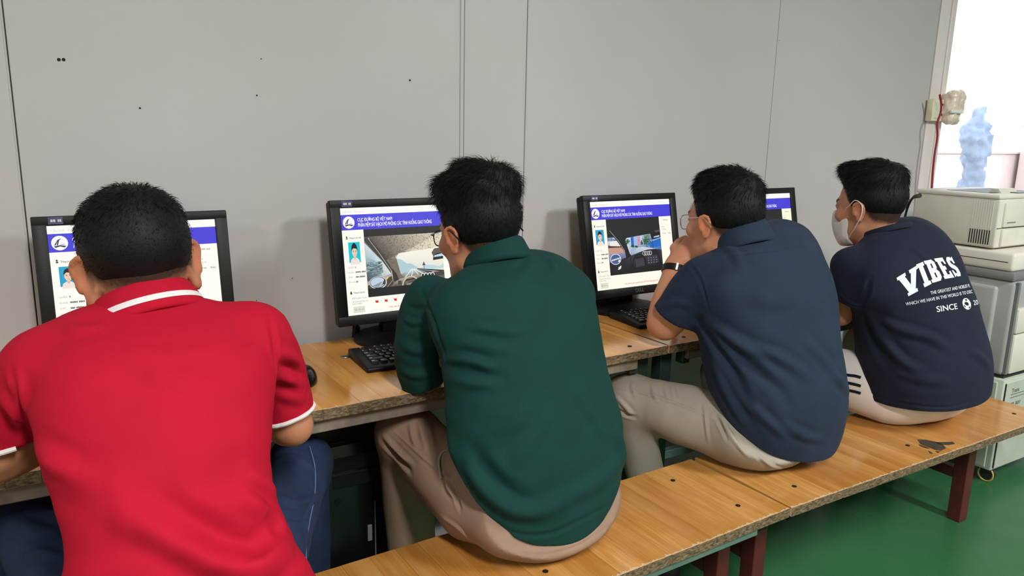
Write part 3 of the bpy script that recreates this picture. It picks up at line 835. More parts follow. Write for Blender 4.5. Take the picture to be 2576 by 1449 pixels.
def scribble(a, u, v, w, h, col):
    "a line of print too small to read"
    rg = random.Random(int(v * 1000)); x = u
    a.k += 1
    while x < u + w - 0.003:
        q = rg.uniform(0.0035, 0.0055)
        if rg.random() < 0.86: a.k -= 1; a.poly([(x, v - h * rg.uniform(0.75, 1)), (x + q, v - h * rg.uniform(0.75, 1)), (x + q, v), (x, v)], col)
        x += q + 0.0012
def base_art(bg, pw=0.096, ph=0.155, tall=0.0, paper=PAPER):
    a = Art()
    a.rect(0, 0, 1, 1, paper)
    a.rect(0, 0, 1, 0.062, (252, 250, 244))
    a.text('Cấu hình   Phòng thi', 0.02, 0.045, 0.018, (200, 196, 186))
    a.rect(0, 0.062, 1, 0.205, BLUE)
    a.disc(0.062, 0.134, 0.046, (250, 250, 255))
    a.poly([(0.030, 0.150), (0.052, 0.108), (0.072, 0.098), (0.060, 0.115), (0.052, 0.150), (0.044, 0.150), (0.050, 0.122), (0.040, 0.150)], (60, 56, 90))
    a.poly([(0.028, 0.158), (0.062, 0.150), (0.098, 0.158), (0.086, 0.170), (0.062, 0.160), (0.038, 0.170)], (50, 46, 82))
    a.line([(0.066, 0.146), (0.090, 0.145)], 0.003, (90, 86, 120))
    a.text('CỤC ĐƯỜNG BỘ VIỆT NAM', 0.132, 0.128, 0.032, (255, 255, 255), 0.012, 0.285)
    a.text('PHẦN MỀM SÁT HẠCH MÔ PHỎNG CÁC TÌNH HUỐNG GIAO THÔNG', 0.134, 0.178, 0.036, (255, 255, 255), 0.013, 0.625)
    a.disc(0.036, 0.268, 0.006, INK); a.poly([(0.028, 0.288), (0.032, 0.276), (0.041, 0.276), (0.045, 0.288)], INK)
    a.text('Thông tin học viên:', 0.054, 0.286, 0.016, INK, 0.012, 0.098)
    u = 0.085 - pw / 2 + 0.004
    portrait(a, u, 0.318, u + pw, 0.318 + ph, bg, tall=tall)
    for t, v, s in (('Loại GPLX:', 0.56, 0.010), ('Họ và tên:', 0.605, 0.084), ('Số CMT:', 0.65, 0.074), ('Số báo danh:', 0.695, 0.018)):
        a.text(t, 0.026, v, 0.015, GREY, 0.004, 0.0046 * len(t)); scribble(a, 0.084, v, s, 0.015, INK)
    a.disc(0.036, 0.782, 0.006, INK); a.disc(0.036, 0.794, 0.008, INK)
    a.text('Thông tin bài thi:', 0.054, 0.798, 0.016, INK, 0.012, 0.092)
    a.text('Đề thi gồm 10 câu', 0.040, 0.848, 0.014, GREY, 0.006)
    a.text('Mỗi câu được tối đa 5 điểm và tối', 0.040, 0.880, 0.013, GREY, 0.006, 0.125); a.text('thiểu 0 điểm', 0.038, 0.900, 0.013, GREY, 0.006)
    a.rect(0.172, 0.205, 0.838, 0.845, VID)
    a.rect(0.044, 0.922, 0.136, 0.978, (200, 200, 188)); a.rect(0.046, 0.925, 0.134, 0.975, (226, 226, 212)); a.text('Bắt đầu thi', 0.053, 0.958, 0.020, (168, 168, 156), 0.006, 0.074)
    a.text('Học viên ấn phím space khi phát hiện tình huống nguy hiểm', 0.34, 0.965, 0.018, (222, 60, 48), 0.008, 0.42)
    a.text('Kết quả', 0.895, 0.255, 0.015, INK, 0.010); a.text('Đúng', 0.865, 0.335, 0.014, (190, 80, 80)); a.text('Chưa thi', 0.865, 0.365, 0.014, (190, 80, 80))
    a.text('Câu hỏi', 0.868, 0.415, 0.014, INK, 0.008); a.text('Điểm', 0.945, 0.415, 0.014, INK, 0.008)
    for v in (0.30, 0.385): a.line([(0.86, v), (0.99, v)], 0.0015, (226, 222, 206))
    return a
def grain(a, poly, n, c0, c1, size, seed):
    "specks inside a polygon (roof lining)"
    rg = random.Random(seed)
    P2 = np.array(poly); lo = P2.min(0); hi = P2.max(0)
    def inside(x, y):
        r = False
        for (x0, y0), (x1, y1) in zip(poly, poly[1:] + poly[:1]):
            if (y0 > y) != (y1 > y) and x < (x1 - x0) * (y - y0) / (y1 - y0) + x0: r = not r
        return r
    a.k += 1
    for _ in range(n):
        x = rg.uniform(lo[0], hi[0]); y = rg.uniform(lo[1], hi[1])
        if not inside(x, y): continue
        t = rg.random(); g = (x - lo[0]) / (hi[0] - lo[0])
        c = tuple(int(c0[i] + (c1[i] - c0[i]) * min(1, max(0, 0.25 * t + 0.75 * t * g + 0.25 * g))) for i in range(3))
        s = size * rg.uniform(0.5, 1.3); q = rg.uniform(-1, 1) * s
        a.k -= 1
        a.poly([(x - s, y + q), (x + q, y - s), (x + s, y - q), (x - q, y + s)], c)
def car_light(a):
    "pale cabin on a motorway"
    a.rect(0.172, 0.275, 0.838, 0.765, (120, 108, 96))
    a.poly([(0.172, 0.275), (0.838, 0.275), (0.838, 0.43), (0.47, 0.47), (0.44, 0.52), (0.34, 0.50)], [(70, 62, 58), (226, 216, 190), (232, 222, 196), (214, 204, 180), (110, 100, 92), (60, 54, 50)])
    roof = [(0.215, 0.275), (0.838, 0.275), (0.838, 0.42), (0.46, 0.455), (0.42, 0.50), (0.40, 0.60), (0.30, 0.42)]
    grain(a, roof, 2600, (44, 38, 36), (250, 240, 212), 0.0042, 3)
    # windscreen
    a.poly([(0.425, 0.485), (0.45, 0.452), (0.838, 0.415), (0.838, 0.66), (0.50, 0.70), (0.455, 0.655)], [(230, 236, 232), (246, 242, 226), (250, 244, 226), (226, 226, 214), (150, 150, 146), (196, 214, 220)])
    a.poly([(0.428, 0.50), (0.47, 0.515), (0.51, 0.555), (0.55, 0.56), (0.60, 0.60), (0.62, 0.62), (0.455, 0.655)], (176, 204, 210))
    a.poly([(0.62, 0.62), (0.68, 0.585), (0.74, 0.59), (0.80, 0.61), (0.838, 0.58), (0.838, 0.63), (0.62, 0.635)], (190, 214, 216))
    a.poly([(0.455, 0.655), (0.55, 0.612), (0.575, 0.612), (0.72, 0.655), (0.72, 0.665), (0.485, 0.695)], [(150, 150, 146), (210, 226, 230), (210, 226, 230), (120, 118, 110), (110, 108, 102), (120, 116, 112)])
    for p in ([(0.556, 0.614), (0.486, 0.694)], [(0.562, 0.614), (0.545, 0.688)], [(0.568, 0.614), (0.61, 0.678)], [(0.572, 0.614), (0.655, 0.672)]): a.line(p, 0.006, (238, 240, 236))
    a.poly([(0.60, 0.612), (0.838, 0.650), (0.838, 0.668), (0.60, 0.620)], (44, 46, 52)); a.poly([(0.60, 0.622), (0.74, 0.652), (0.70, 0.662), (0.62, 0.632)], (66, 70, 66))
    a.line([(0.66, 0.565), (0.66, 0.622)], 0.004, (84, 82, 84)); a.poly([(0.645, 0.588), (0.66, 0.548), (0.675, 0.588)], (92, 84, 86))
    a.poly([(0.735, 0.47), (0.76, 0.43), (0.838, 0.42), (0.838, 0.47), (0.75, 0.505)], (92, 84, 80))
    a.poly([(0.745, 0.53), (0.752, 0.495), (0.78, 0.478), (0.838, 0.472), (0.838, 0.535), (0.745, 0.545)], (30, 30, 32)); a.poly([(0.753, 0.515), (0.76, 0.497), (0.838, 0.480), (0.838, 0.51)], (190, 210, 232))
    # side window, pillar
    a.poly([(0.172, 0.33), (0.235, 0.42), (0.31, 0.52), (0.375, 0.645), (0.172, 0.715)], [(206, 226, 230), (196, 220, 228), (190, 216, 222), (214, 224, 222), (70, 84, 88)])
    a.poly([(0.172, 0.46), (0.24, 0.50), (0.30, 0.56), (0.31, 0.62), (0.172, 0.69)], [(170, 196, 202), (150, 178, 186), (176, 198, 204), (130, 150, 152), (48, 66, 72)])
    rg = random.Random(5)
    for _ in range(260):
        x = rg.uniform(0.175, 0.30); y = rg.uniform(0.52, 0.66); s = rg.uniform(0.003, 0.008)
        c = rg.choice(((30, 56, 54), (52, 82, 84), (20, 40, 40), (120, 150, 154), (196, 206, 206)))
        a.k -= 1; a.poly([(x - s * 2, y), (x, y - s * 0.7), (x + s * 2, y - s * 0.3), (x, y + s * 0.7)], c)
    a.k += 1
    a.poly([(0.172, 0.70), (0.375, 0.640), (0.375, 0.665), (0.172, 0.735)], (176, 168, 170)); a.poly([(0.172, 0.735), (0.38, 0.665), (0.39, 0.765), (0.172, 0.765)], (70, 62, 54))
    a.poly([(0.172, 0.288), (0.215, 0.288), (0.30, 0.42), (0.385, 0.600), (0.40, 0.70), (0.385, 0.70), (0.372, 0.63), (0.30, 0.50), (0.172, 0.315)], (62, 58, 54))
    a.line([(0.205, 0.288), (0.29, 0.44), (0.375, 0.61), (0.385, 0.70)], 0.009, (176, 168, 160)); a.line([(0.215, 0.30), (0.30, 0.45), (0.38, 0.61)], 0.005, (30, 28, 28))
    a.poly([(0.385, 0.59), (0.415, 0.64), (0.435, 0.70), (0.40, 0.73), (0.385, 0.70)], (52, 46, 44))
    # dash
    a.poly([(0.40, 0.72), (0.455, 0.695), (0.60, 0.672), (0.838, 0.660), (0.838, 0.765), (0.36, 0.765)], [(120, 108, 96), (186, 172, 150), (170, 156, 138), (112, 104, 98), (90, 82, 76), (96, 86, 76)])
    a.poly([(0.62, 0.672), (0.70, 0.655), (0.80, 0.660), (0.838, 0.668), (0.838, 0.70), (0.66, 0.71)], (70, 64, 62))
    for u in (0.645, 0.672, 0.705, 0.730): a.disc(u, 0.685, 0.019, (232, 230, 222)); a.disc(u, 0.686, 0.013, (48, 44, 44))
    a.rect(0.425, 0.715, 0.452, 0.752, (74, 66, 62)); a.poly([(0.475, 0.712), (0.57, 0.700), (0.575, 0.716), (0.47, 0.728)], (54, 50, 50))
    a.ring(0.535, 0.775, 0.078, 0.011, (206, 194, 172), a0=math.pi, a1=2 * math.pi); a.ring(0.535, 0.775, 0.067, 0.004, (40, 36, 36), a0=math.pi, a1=2 * math.pi)
    a.poly([(0.495, 0.765), (0.50, 0.738), (0.565, 0.728), (0.58, 0.742), (0.585, 0.765)], (150, 138, 122)); a.poly([(0.50, 0.748), (0.51, 0.736), (0.562, 0.728), (0.57, 0.742)], (84, 70, 66))
    # wing mirror, road edge lines
    a.line([(0.345, 0.672), (0.25, 0.765)], 0.010, (236, 208, 92)); a.line([(0.385, 0.70), (0.33, 0.765)], 0.005, (150, 146, 120))
    a.disc(0.258, 0.715, 0.072, (222, 222, 220), ry=0.062); a.disc(0.257, 0.713, 0.066, (44, 44, 46), ry=0.055); a.disc(0.256, 0.712, 0.061, (188, 208, 228), ry=0.049)
    a.poly([(0.21, 0.742), (0.305, 0.700), (0.312, 0.712), (0.298, 0.742), (0.25, 0.757)], (140, 150, 156)); a.poly([(0.295, 0.735), (0.308, 0.685), (0.316, 0.70), (0.312, 0.735)], (34, 36, 40)); a.line([(0.27, 0.748), (0.306, 0.695)], 0.004, (236, 236, 232))
    a.rect(0.172, 0.765, 0.838, 0.845, VID)
    for k, u in enumerate((0.235, 0.312, 0.390, 0.468, 0.550, 0.632)):
        a.poly([(u - 0.012, 0.878), (u + 0.002, 0.884), (u + 0.016, 0.878), (u + 0.010, 0.890), (u + 0.016, 0.902), (u + 0.000, 0.906), (u - 0.012, 0.900)], (222, 44, 36))
def car_dark(a):
    "dark cabin in a town street"
    a.rect(0.172, 0.30, 0.838, 0.80, (26, 26, 30))
    a.poly([(0.172, 0.415), (0.25, 0.415), (0.36, 0.575), (0.372, 0.66), (0.172, 0.70)], [(214, 226, 240), (206, 222, 240), (160, 176, 206), (90, 100, 150), (76, 86, 130)])
    a.poly([(0.172, 0.52), (0.20, 0.505), (0.33, 0.52), (0.36, 0.575), (0.34, 0.60), (0.172, 0.60)], (196, 150, 132)); a.poly([(0.195, 0.45), (0.32, 0.455), (0.335, 0.52), (0.20, 0.52)], (234, 232, 220))
    a.poly([(0.172, 0.417), (0.23, 0.417), (0.28, 0.455), (0.172, 0.455)], (92, 112, 160))
    for u in (0.19, 0.21, 0.235): a.line([(u, 0.418), (u, 0.455)], 0.004, (222, 230, 240))
    a.poly([(0.172, 0.50), (0.20, 0.51), (0.345, 0.525), (0.34, 0.535), (0.172, 0.530)], (70, 40, 38))
    # windscreen
    a.poly([(0.385, 0.452), (0.405, 0.432), (0.70, 0.402), (0.838, 0.43), (0.838, 0.60), (0.45, 0.64), (0.43, 0.62)], [(196, 214, 232), (206, 222, 240), (150, 176, 190), (52, 120, 190), (60, 120, 190), (150, 170, 190), (206, 216, 226)])
    for u0, u1, c in ((0.455, 0.49, (44, 96, 196)), (0.49, 0.53, (150, 190, 224)), (0.535, 0.575, (196, 150, 178)), (0.575, 0.60, (214, 208, 220))): a.poly([(u0, 0.428), (u1, 0.424), (u1, 0.53), (u0, 0.53)], c)
    a.poly([(0.62, 0.418), (0.70, 0.404), (0.69, 0.50), (0.63, 0.50)], (112, 138, 128))
    a.poly([(0.66, 0.50), (0.838, 0.455), (0.838, 0.56), (0.70, 0.565)], (26, 104, 196)); a.poly([(0.66, 0.50), (0.838, 0.452), (0.838, 0.462), (0.66, 0.508)], (150, 190, 226))
    a.poly([(0.43, 0.62), (0.52, 0.555), (0.60, 0.548), (0.76, 0.585), (0.62, 0.63), (0.45, 0.64)], [(150, 166, 190), (190, 202, 220), (206, 214, 226), (214, 218, 222), (170, 182, 204), (150, 166, 196)])
    rg = random.Random(9)
    for cx_, cy_, w_, h_, n_ in ((0.645, 0.485, 0.05, 0.05, 90), (0.41, 0.475, 0.025, 0.035, 40), (0.47, 0.53, 0.02, 0.02, 26), (0.52, 0.54, 0.018, 0.014, 20), (0.59, 0.50, 0.02, 0.02, 26)):
        for _ in range(n_):
            x = cx_ + rg.gauss(0, w_ / 2.2); y = cy_ + rg.gauss(0, h_ / 2.2); s = rg.uniform(0.004, 0.010)
            a.k -= 1; a.poly([(x - s, y), (x, y - s), (x + s, y + s * 0.3), (x - s * 0.2, y + s)], rg.choice(((30, 70, 44), (44, 96, 58), (20, 46, 36), (76, 120, 76))))
    a.k += 1
    a.line([(0.725, 0.47), (0.73, 0.58)], 0.006, (40, 46, 52)); a.line([(0.645, 0.50), (0.647, 0.56)], 0.004, (50, 44, 40))
    # pillars, roof, mirrors
    a.poly([(0.20, 0.335), (0.255, 0.335), (0.40, 0.56), (0.44, 0.64), (0.40, 0.66), (0.375, 0.66), (0.36, 0.58), (0.25, 0.41)], (24, 24, 28)); a.line([(0.205, 0.335), (0.30, 0.46), (0.365, 0.575), (0.37, 0.66)], 0.006, (150, 152, 158))
    a.poly([(0.705, 0.40), (0.838, 0.36), (0.838, 0.45), (0.72, 0.47)], (20, 20, 24)); a.poly([(0.76, 0.365), (0.838, 0.362), (0.838, 0.385), (0.775, 0.392)], (70, 72, 72)); a.poly([(0.735, 0.455), (0.75, 0.432), (0.832, 0.418), (0.838, 0.44), (0.825, 0.455), (0.74, 0.47)], (30, 30, 34)); a.poly([(0.742, 0.452), (0.755, 0.437), (0.826, 0.425), (0.820, 0.446)], (170, 196, 224))
    # dash, wheel, dials
    a.poly([(0.172, 0.80), (0.26, 0.72), (0.40, 0.665), (0.45, 0.635), (0.58, 0.60), (0.66, 0.585), (0.75, 0.585), (0.838, 0.60), (0.838, 0.80)], [(22, 22, 26), (36, 36, 46), (46, 46, 58), (58, 58, 72), (36, 34, 42), (24, 22, 28), (24, 22, 28), (56, 54, 64), (20, 20, 24)])
    for u in (0.605, 0.63, 0.66, 0.685): a.ring(u, 0.628, 0.021, 0.006, (206, 208, 212), n=20)
    a.poly([(0.625, 0.66), (0.775, 0.65), (0.79, 0.745), (0.65, 0.765)], (52, 50, 58))
    for i in range(4):
        for j in range(3): a.disc(0.655 + 0.034 * i, 0.685 + 0.028 * j, 0.005, (150, 148, 152), n=8)
    a.ring(0.535, 0.735, 0.092, 0.014, (14, 14, 18), a0=math.pi * 0.9, a1=math.pi * 2.1); a.ring(0.535, 0.735, 0.094, 0.003, (78, 78, 88), a0=math.pi, a1=2 * math.pi)
    a.poly([(0.485, 0.69), (0.585, 0.682), (0.60, 0.77), (0.49, 0.78)], (58, 58, 68)); a.poly([(0.475, 0.66), (0.575, 0.652), (0.578, 0.668), (0.478, 0.678)], (16, 16, 20)); a.line([(0.43, 0.66), (0.44, 0.78)], 0.010, (24, 24, 28))
    a.ring(0.245, 0.665, 0.066, 0.008, (226, 228, 232), asp=0.95, n=26); a.disc(0.245, 0.665, 0.058, (70, 92, 140), ry=0.055); a.poly([(0.195, 0.668), (0.305, 0.645), (0.305, 0.66), (0.195, 0.685)], (206, 210, 216)); a.poly([(0.27, 0.70), (0.285, 0.665), (0.302, 0.695)], (232, 232, 232))
    a.poly([(0.172, 0.80), (0.37, 0.68), (0.372, 0.76), (0.34, 0.80)], (30, 30, 38)); a.poly([(0.258, 0.785), (0.275, 0.765), (0.268, 0.76), (0.302, 0.742), (0.308, 0.748), (0.298, 0.775), (0.286, 0.786)], (226, 226, 226))
    a.rect(0.172, 0.80, 0.838, 0.845, VID)
def monitor(x, y, yaw, tilt, art, label, dh=0.0):
    "x, y: middle of the stand on the desk"
    r = empty('monitor', (x, y, DZ + 0.0005), yaw, label, 'monitor', 'black monitors on the desks')
    T = Matrix.Translation((0, -0.045, 0.238 + dh)) @ Matrix.Rotation(-tilt, 4, 'X')
    # case: front frame around the picture and a tapering back
    fr = BM(); d = 0.018
    bl = (OW - SW) / 2; bt = 0.021; bb = OH - SH - bt
    zt = SH / 2 + bt; zb = -SH / 2 - bb
    fr.box((-OW / 2, 0, SH / 2), (OW / 2, d, zt), 0.003, 2, T); fr.box((-OW / 2, 0, zb), (OW / 2, d, -SH / 2), 0.003, 2, T)
    fr.box((-OW / 2, 0, -SH / 2 - 0.004), (-SW / 2, d, SH / 2 + 0.004), 0.003, 2, T); fr.box((SW / 2, 0, -SH / 2 - 0.004), (OW / 2, d, SH / 2 + 0.004), 0.003, 2, T)
    fr.done('frame', M['blackp'], r, smooth=True)
    bk = BM(); bk.box((-OW / 2 + 0.002, d - 0.004, zb + 0.002), (OW / 2 - 0.002, d + 0.022, zt - 0.002), 0.006, 2, T); bk.box((-OW * 0.36, d + 0.012, zb + 0.04), (OW * 0.36, d + 0.044, zt - 0.05), 0.010, 2, T)
    bk.done('back_shell', M['blackp'], r, smooth=True)
    sc = BM(); sc.box((-SW / 2 - 0.001, 0.006, -SH / 2 - 0.001), (SW / 2 + 0.001, 0.012, SH / 2 + 0.001)); so = sc.done('screen', M['blackg'], r, 'lit screen')
    so.matrix_local = T
    pic = art.build(so); pic.location = (0, 0.0055, 0)
    q = BM(); q.box((-OW / 2 + 0.032, -0.0012, SH / 2 + 0.003), (-OW / 2 + 0.060, 0.0002, zt - 0.002), 0, 1, T); stk = q.done('sticker', M['sticker'], r, 'small blue asset sticker')
    q = BM()
    for x0, x1 in ((0.0045, 0.0085), (0.0095, 0.0135), (0.018, 0.0205), (0.0215, 0.0245)): q.box((-OW / 2 + 0.032 + x0, -0.0017, SH / 2 + 0.008), (-OW / 2 + 0.032 + x1, -0.0013, SH / 2 + 0.0135), 0, 1, T)
    q.done('sticker_print', M['legend'], stk)
    V, F = text_vf('DELL', 0.0165, 0.010, 'CENTER')
    me = mesh_from([T @ Vector((vx, -0.0006, -SH / 2 - 0.0185 + vy)) for vx, vy in V], F, 'brand_mark'); link('brand_mark', me, M['logo'], r, 'silver brand lettering')
    nk = BM(); nk.prism([(-0.045, 0.0), (0.045, 0.0), (0.058, 0.115), (-0.058, 0.115)], -0.014, 0.018, Matrix.Translation((0, 0.022, 0.012)) @ Matrix.Rotation(math.pi / 2, 4, 'X'), 0.003)
    nk.box((-0.035, -0.02, 0.10), (0.035, 0.03, 0.21), 0.006, 2); nk.done('stand_neck', M['blackg'], r, smooth=True)
    bs = BM(); bs.lathe([(0.118, 0.0), (0.122, 0.003), (0.122, 0.010), (0.116, 0.016), (0.075, 0.022), (0.02, 0.025), (0.001, 0.025)], 48, Matrix.Diagonal((1.06, 0.90, 1, 1)))
    bs.done('stand_base', M['blackp'], r, smooth=True)
    return r
a1 = base_art((20, 160, 205))
a1.rect(0.172, 0.30, 0.838, 0.80, (20, 20, 24))
a2 = base_art((0, 196, 214), 0.092, 0.19, 0.05, (255, 252, 240)); car_light(a2)
a3 = base_art((40, 160, 214), 0.098, 0.165, 0.0, (255, 250, 236)); car_dark(a3)
a4 = base_art((40, 160, 214), paper=(252, 246, 220)); car_dark(a4)
monitor(0.140, 1.925, math.radians(2), math.radians(9), a1, 'black monitor behind the head of the red shirted man', -0.017)
monitor(0.792, 1.925, math.radians(2), math.radians(9), a2, 'black monitor showing a pale car cabin on a motorway')
monitor(1.603, 1.925, math.radians(2), math.radians(12), a3, 'black monitor showing a dark car cabin in a town street', -0.006)
monitor(2.215, 1.925, math.radians(2), math.radians(12), a4, 'black monitor partly hidden behind the navy shirted man')

# ------------------------------------------------------------------ keyboards, mouse, small things on the desks
def keyboard(x, y, rz, label):
    "x, y: rear left corner"
    r = empty('keyboard', (x, y, DZ + 0.0005), rz, label, 'keyboard', 'black keyboards')
    L, D = 0.445, 0.158
    b = BM(); b.prism([(0, 0), (0, 0.020), (D * 0.18, 0.026), (D, 0.013), (D + 0.004, 0.008), (D, 0)], 0, L, Matrix(((0, 0, 1, 0), (-1, 0, 0, 0), (0, 1, 0, 0), (0, 0, 0, 1))), 0.003)
    b.done('case', M['blackp'], r, smooth=True)
    dk = BM(); dk.box((0.010, -D + 0.020, 0.0), (L - 0.010, -0.034, 0.0145), 0.001); o = dk.done('key_bed', M['blackg'], r); o.rotation_euler = (math.radians(5.5), 0, 0); o.location = (0, 0.0, 0.0120)
    pitch = 0.0187
    rows = [(0.034 + 0.004, [1, 0, 1, 1, 1, 1, .5, 1, 1, 1, 1, .5, 1, 1, 1, 1]), (0.058, [1] * 13 + [2]), (0.0765, [1.5] + [1] * 12 + [1.5]), (0.095, [1.75] + [1] * 11 + [2.25]), (0.1135, [2.25] + [1] * 10 + [2.75]), (0.132, [1.25] * 3 + [6.25] + [1.25] * 4)]
    cache = {}
    leg = ([], [])
    rg = random.Random(3)
    def key(cx_, cy_, w):
        kk = round(w, 2)
        if kk not in cache:
            kb = bmesh.new(); bmesh.ops.create_cube(kb, size=1.0)
            for v in kb.verts:
                top = v.co.z > 0; s = 0.5
                ww = (w * pitch - 0.0022) * (1 if not top else 1) - (0.0046 if top else 0); dd = 0.0164 - (0.0046 if top else 0)
                v.co = Vector((v.co.x * ww, v.co.y * dd + (0.0006 if top else 0), 0.0095 if top else 0.0))
            bmesh.ops.bevel(kb, geom=kb.edges[:], offset=0.0007, segments=1, affect='EDGES')
            m_ = bpy.data.meshes.new('key'); kb.to_mesh(m_); kb.free(); m_.materials.append(M['key']); cache[kk] = m_
        z = 0.0215 - (cy_ - 0.03) * 0.082
        o = bpy.data.objects.new('key', cache[kk]); COL.objects.link(o); o.parent = r
        o.location = (cx_, -cy_, z - 0.0015); o.rotation_euler = (math.radians(4.7), 0, 0)
        # printed mark
        i = len(leg[0]); zz = z + 0.0083
        if w < 3:
            x0 = cx_ - w * pitch / 2 + 0.0045; ww = 0.0035 if w < 1.2 else 0.008
            leg[0].extend([(x0, -cy_ + 0.0048, zz + 0.0003), (x0 + ww, -cy_ + 0.0048, zz + 0.0003), (x0 + ww, -cy_ + 0.0016, zz), (x0, -cy_ + 0.0016, zz)]); leg[1].append((i, i + 1, i + 2, i + 3))
    for cy_, ws in rows:
        x_ = 0.0165
        for w in ws:
            if not (cy_ < 0.05 and w in (0, .5)):
                key(x_ + w * pitch / 2, cy_, w)
            x_ += (w if w else 1) * pitch
    for cy_ in (0.058, 0.0765, 0.132):
        for j in range(3): key(0.302 + pitch * j, cy_, 1)
    for cy_ in (0.058, 0.0765, 0.095, 0.1135, 0.132):
        for j in range(4): key(0.366 + pitch * j * 0.97, cy_, 1)
    o = link('key_print', mesh_from(leg[0], leg[1], 'key_print'), M['legend'], r); o['kind'] = 'stuff'
    return r
keyboard(0.606, 1.822, math.radians(-2), 'black keyboard beside the green shirted man')
keyboard(1.486, 1.850, math.radians(-3), 'black keyboard beside the bent arm with the watch')
def mouse():
    r = empty('mouse', (0.452, 1.685, DZ + 0.0005), math.radians(-8), 'black computer mouse beside the red sleeve', 'mouse')
    F_ = Field((-0.045, -0.07, -0.004), (0.045, 0.07, 0.05), 0.003)
    F_.ell((0, -0.006, 0.004), (0.030, 0.056, 0.032), k=0.0); F_.ell((0, 0.018, 0.004), (0.028, 0.040, 0.024), k=0.012)
    s = F_.sl((-1, -1, -1), (1, 1, 1)); X, Y, Z = F_.grid(s); F_.d = np.maximum(F_.d, -(Z + 0 * X + 0 * Y))
    me = subdiv(F_.mesh('shell'), 1); V = get_co(me); V[:, 2] = np.maximum(V[:, 2], 0); set_co(me, V)
    link('shell', me, M['blackg'], r, smooth=True)
    b = BM(); b.cyl((-0.0035, 0.034, 0.0235), (0.0035, 0.034, 0.0235), 0.0085, n=16); b.done('wheel', M['blackp'], r)
    b = BM(); b.box((-0.0006, 0.02, 0.027), (0.0006, 0.05, 0.0275)); b.done('button_gap', M['dark'], r)
    b = BM(); b.tube(smooth_path([(0, 0.056, 0.006), (0.0, 0.09, 0.004), (-0.03, 0.14, 0.004), (-0.10, 0.19, 0.004), (-0.20, 0.22, 0.004)], 24), 0.0022, 8); b.done('cord', M['blackp'], r)
mouse()
p = on_plane(868, 899, (0, 0, DZ), (0, 0, 1))
r = empty('coin', (p[0], p[1], DZ + 0.0006), 0, 'small silver coin lying beside the keyboard', 'coin')
b = BM(); b.lathe([(0.0118, 0), (0.0124, 0.0004), (0.0124, 0.0018), (0.0118, 0.0022)], 32); b.done('disc', M['steel'], r, smooth=True)
b = BM(); b.tube([(0.0112 * math.cos(t), 0.0112 * math.sin(t), 0.0022) for t in np.linspace(0, 2 * math.pi, 33)[:-1]], 0.0005, 6, True); b.done('rim', M['steel'], r)
# cable hanging from the middle monitor down behind the desk
p0 = on_plane(897, 806, (0, 1.955, 0), (0, 1, 0)); p1 = on_plane(898, 832, (0, 1.99, 0), (0, 1, 0))
r = empty('video_cable', (p1[0], 2.05, 0), 0, 'black video cable hanging from the monitor with the motorway picture', 'cable')
L_ = lambda pts: [Vector(q) - Vector((p1[0], 2.05, 0)) for q in pts]
b = BM(); b.tube(L_(smooth_path([p0 + (0, 0.0, 0.06), p0, p1 + (0, 0.01, 0), (p1[0], 2.012, 0.73), (p1[0], 2.015, 0.55), (p1[0] - 0.03, 2.0, 0.42), (p1[0] - 0.09, 1.97, 0.36)], 40)), 0.0042, 8); b.done('cord', M['blackp'], r, smooth=True)
b = BM(); b.cyl(*L_([p1 + (0, 0.005, 0.012), p1 + (0, 0.012, -0.030)]), 0.0105, 0.012, 12); b.done('plug', M['blackp'], r, smooth=True)
# computer case under the middle desk
r = empty('computer_tower', (0.505, 1.72, 0.1525), 0, 'black computer tower under the desk between the red and green shirted men', 'computer')
b = BM(); b.box((0, 0.014, 0), (0.19, 0.235, 0.375), 0.004, 2); b.done('case', M['blackp'], r, smooth=True)
b = BM(); b.box((0.002, 0, 0.004), (0.188, 0.016, 0.371), 0.006, 2); fp = b.done('front_panel', M['blackg'], r, smooth=True)
b = BM(); b.box((0.128, -0.003, 0.02), (0.131, 0.001, 0.20), 0.001); b.done('trim_line', M['grey2'], r)
b = BM(); b.box((0.108, -0.004, 0.09), (0.120, 0.001, 0.135), 0.001); b.done('handle', M['grey2'], r)
for i in range(2):
    b = BM(); b.box((0.02, -0.002, 0.30 - 0.045 * i), (0.168, 0.002, 0.338 - 0.045 * i), 0.001); b.done('drive_bay', M['blackp'], r)
b = BM(); b.cyl((0.03, -0.003, 0.22), (0.03, 0.002, 0.22), 0.008, n=16); b.done('power_button', M['blackp'], r)
rs = empty('tower_stand', (0.49, 1.70, 0), 0, 'dark low stand carrying the black computer tower', 'stand')
b = BM(); b.box((0, 0, 0.13), (0.22, 0.28, 0.152), 0.002); b.done('shelf', M['dgreen'], rs)
for x in (0.015, 0.205):
    for y in (0.015, 0.265):
        b = BM(); post(b, x, y, 0, 0.13, 0.025); b.done('leg', M['dgreen'], rs)

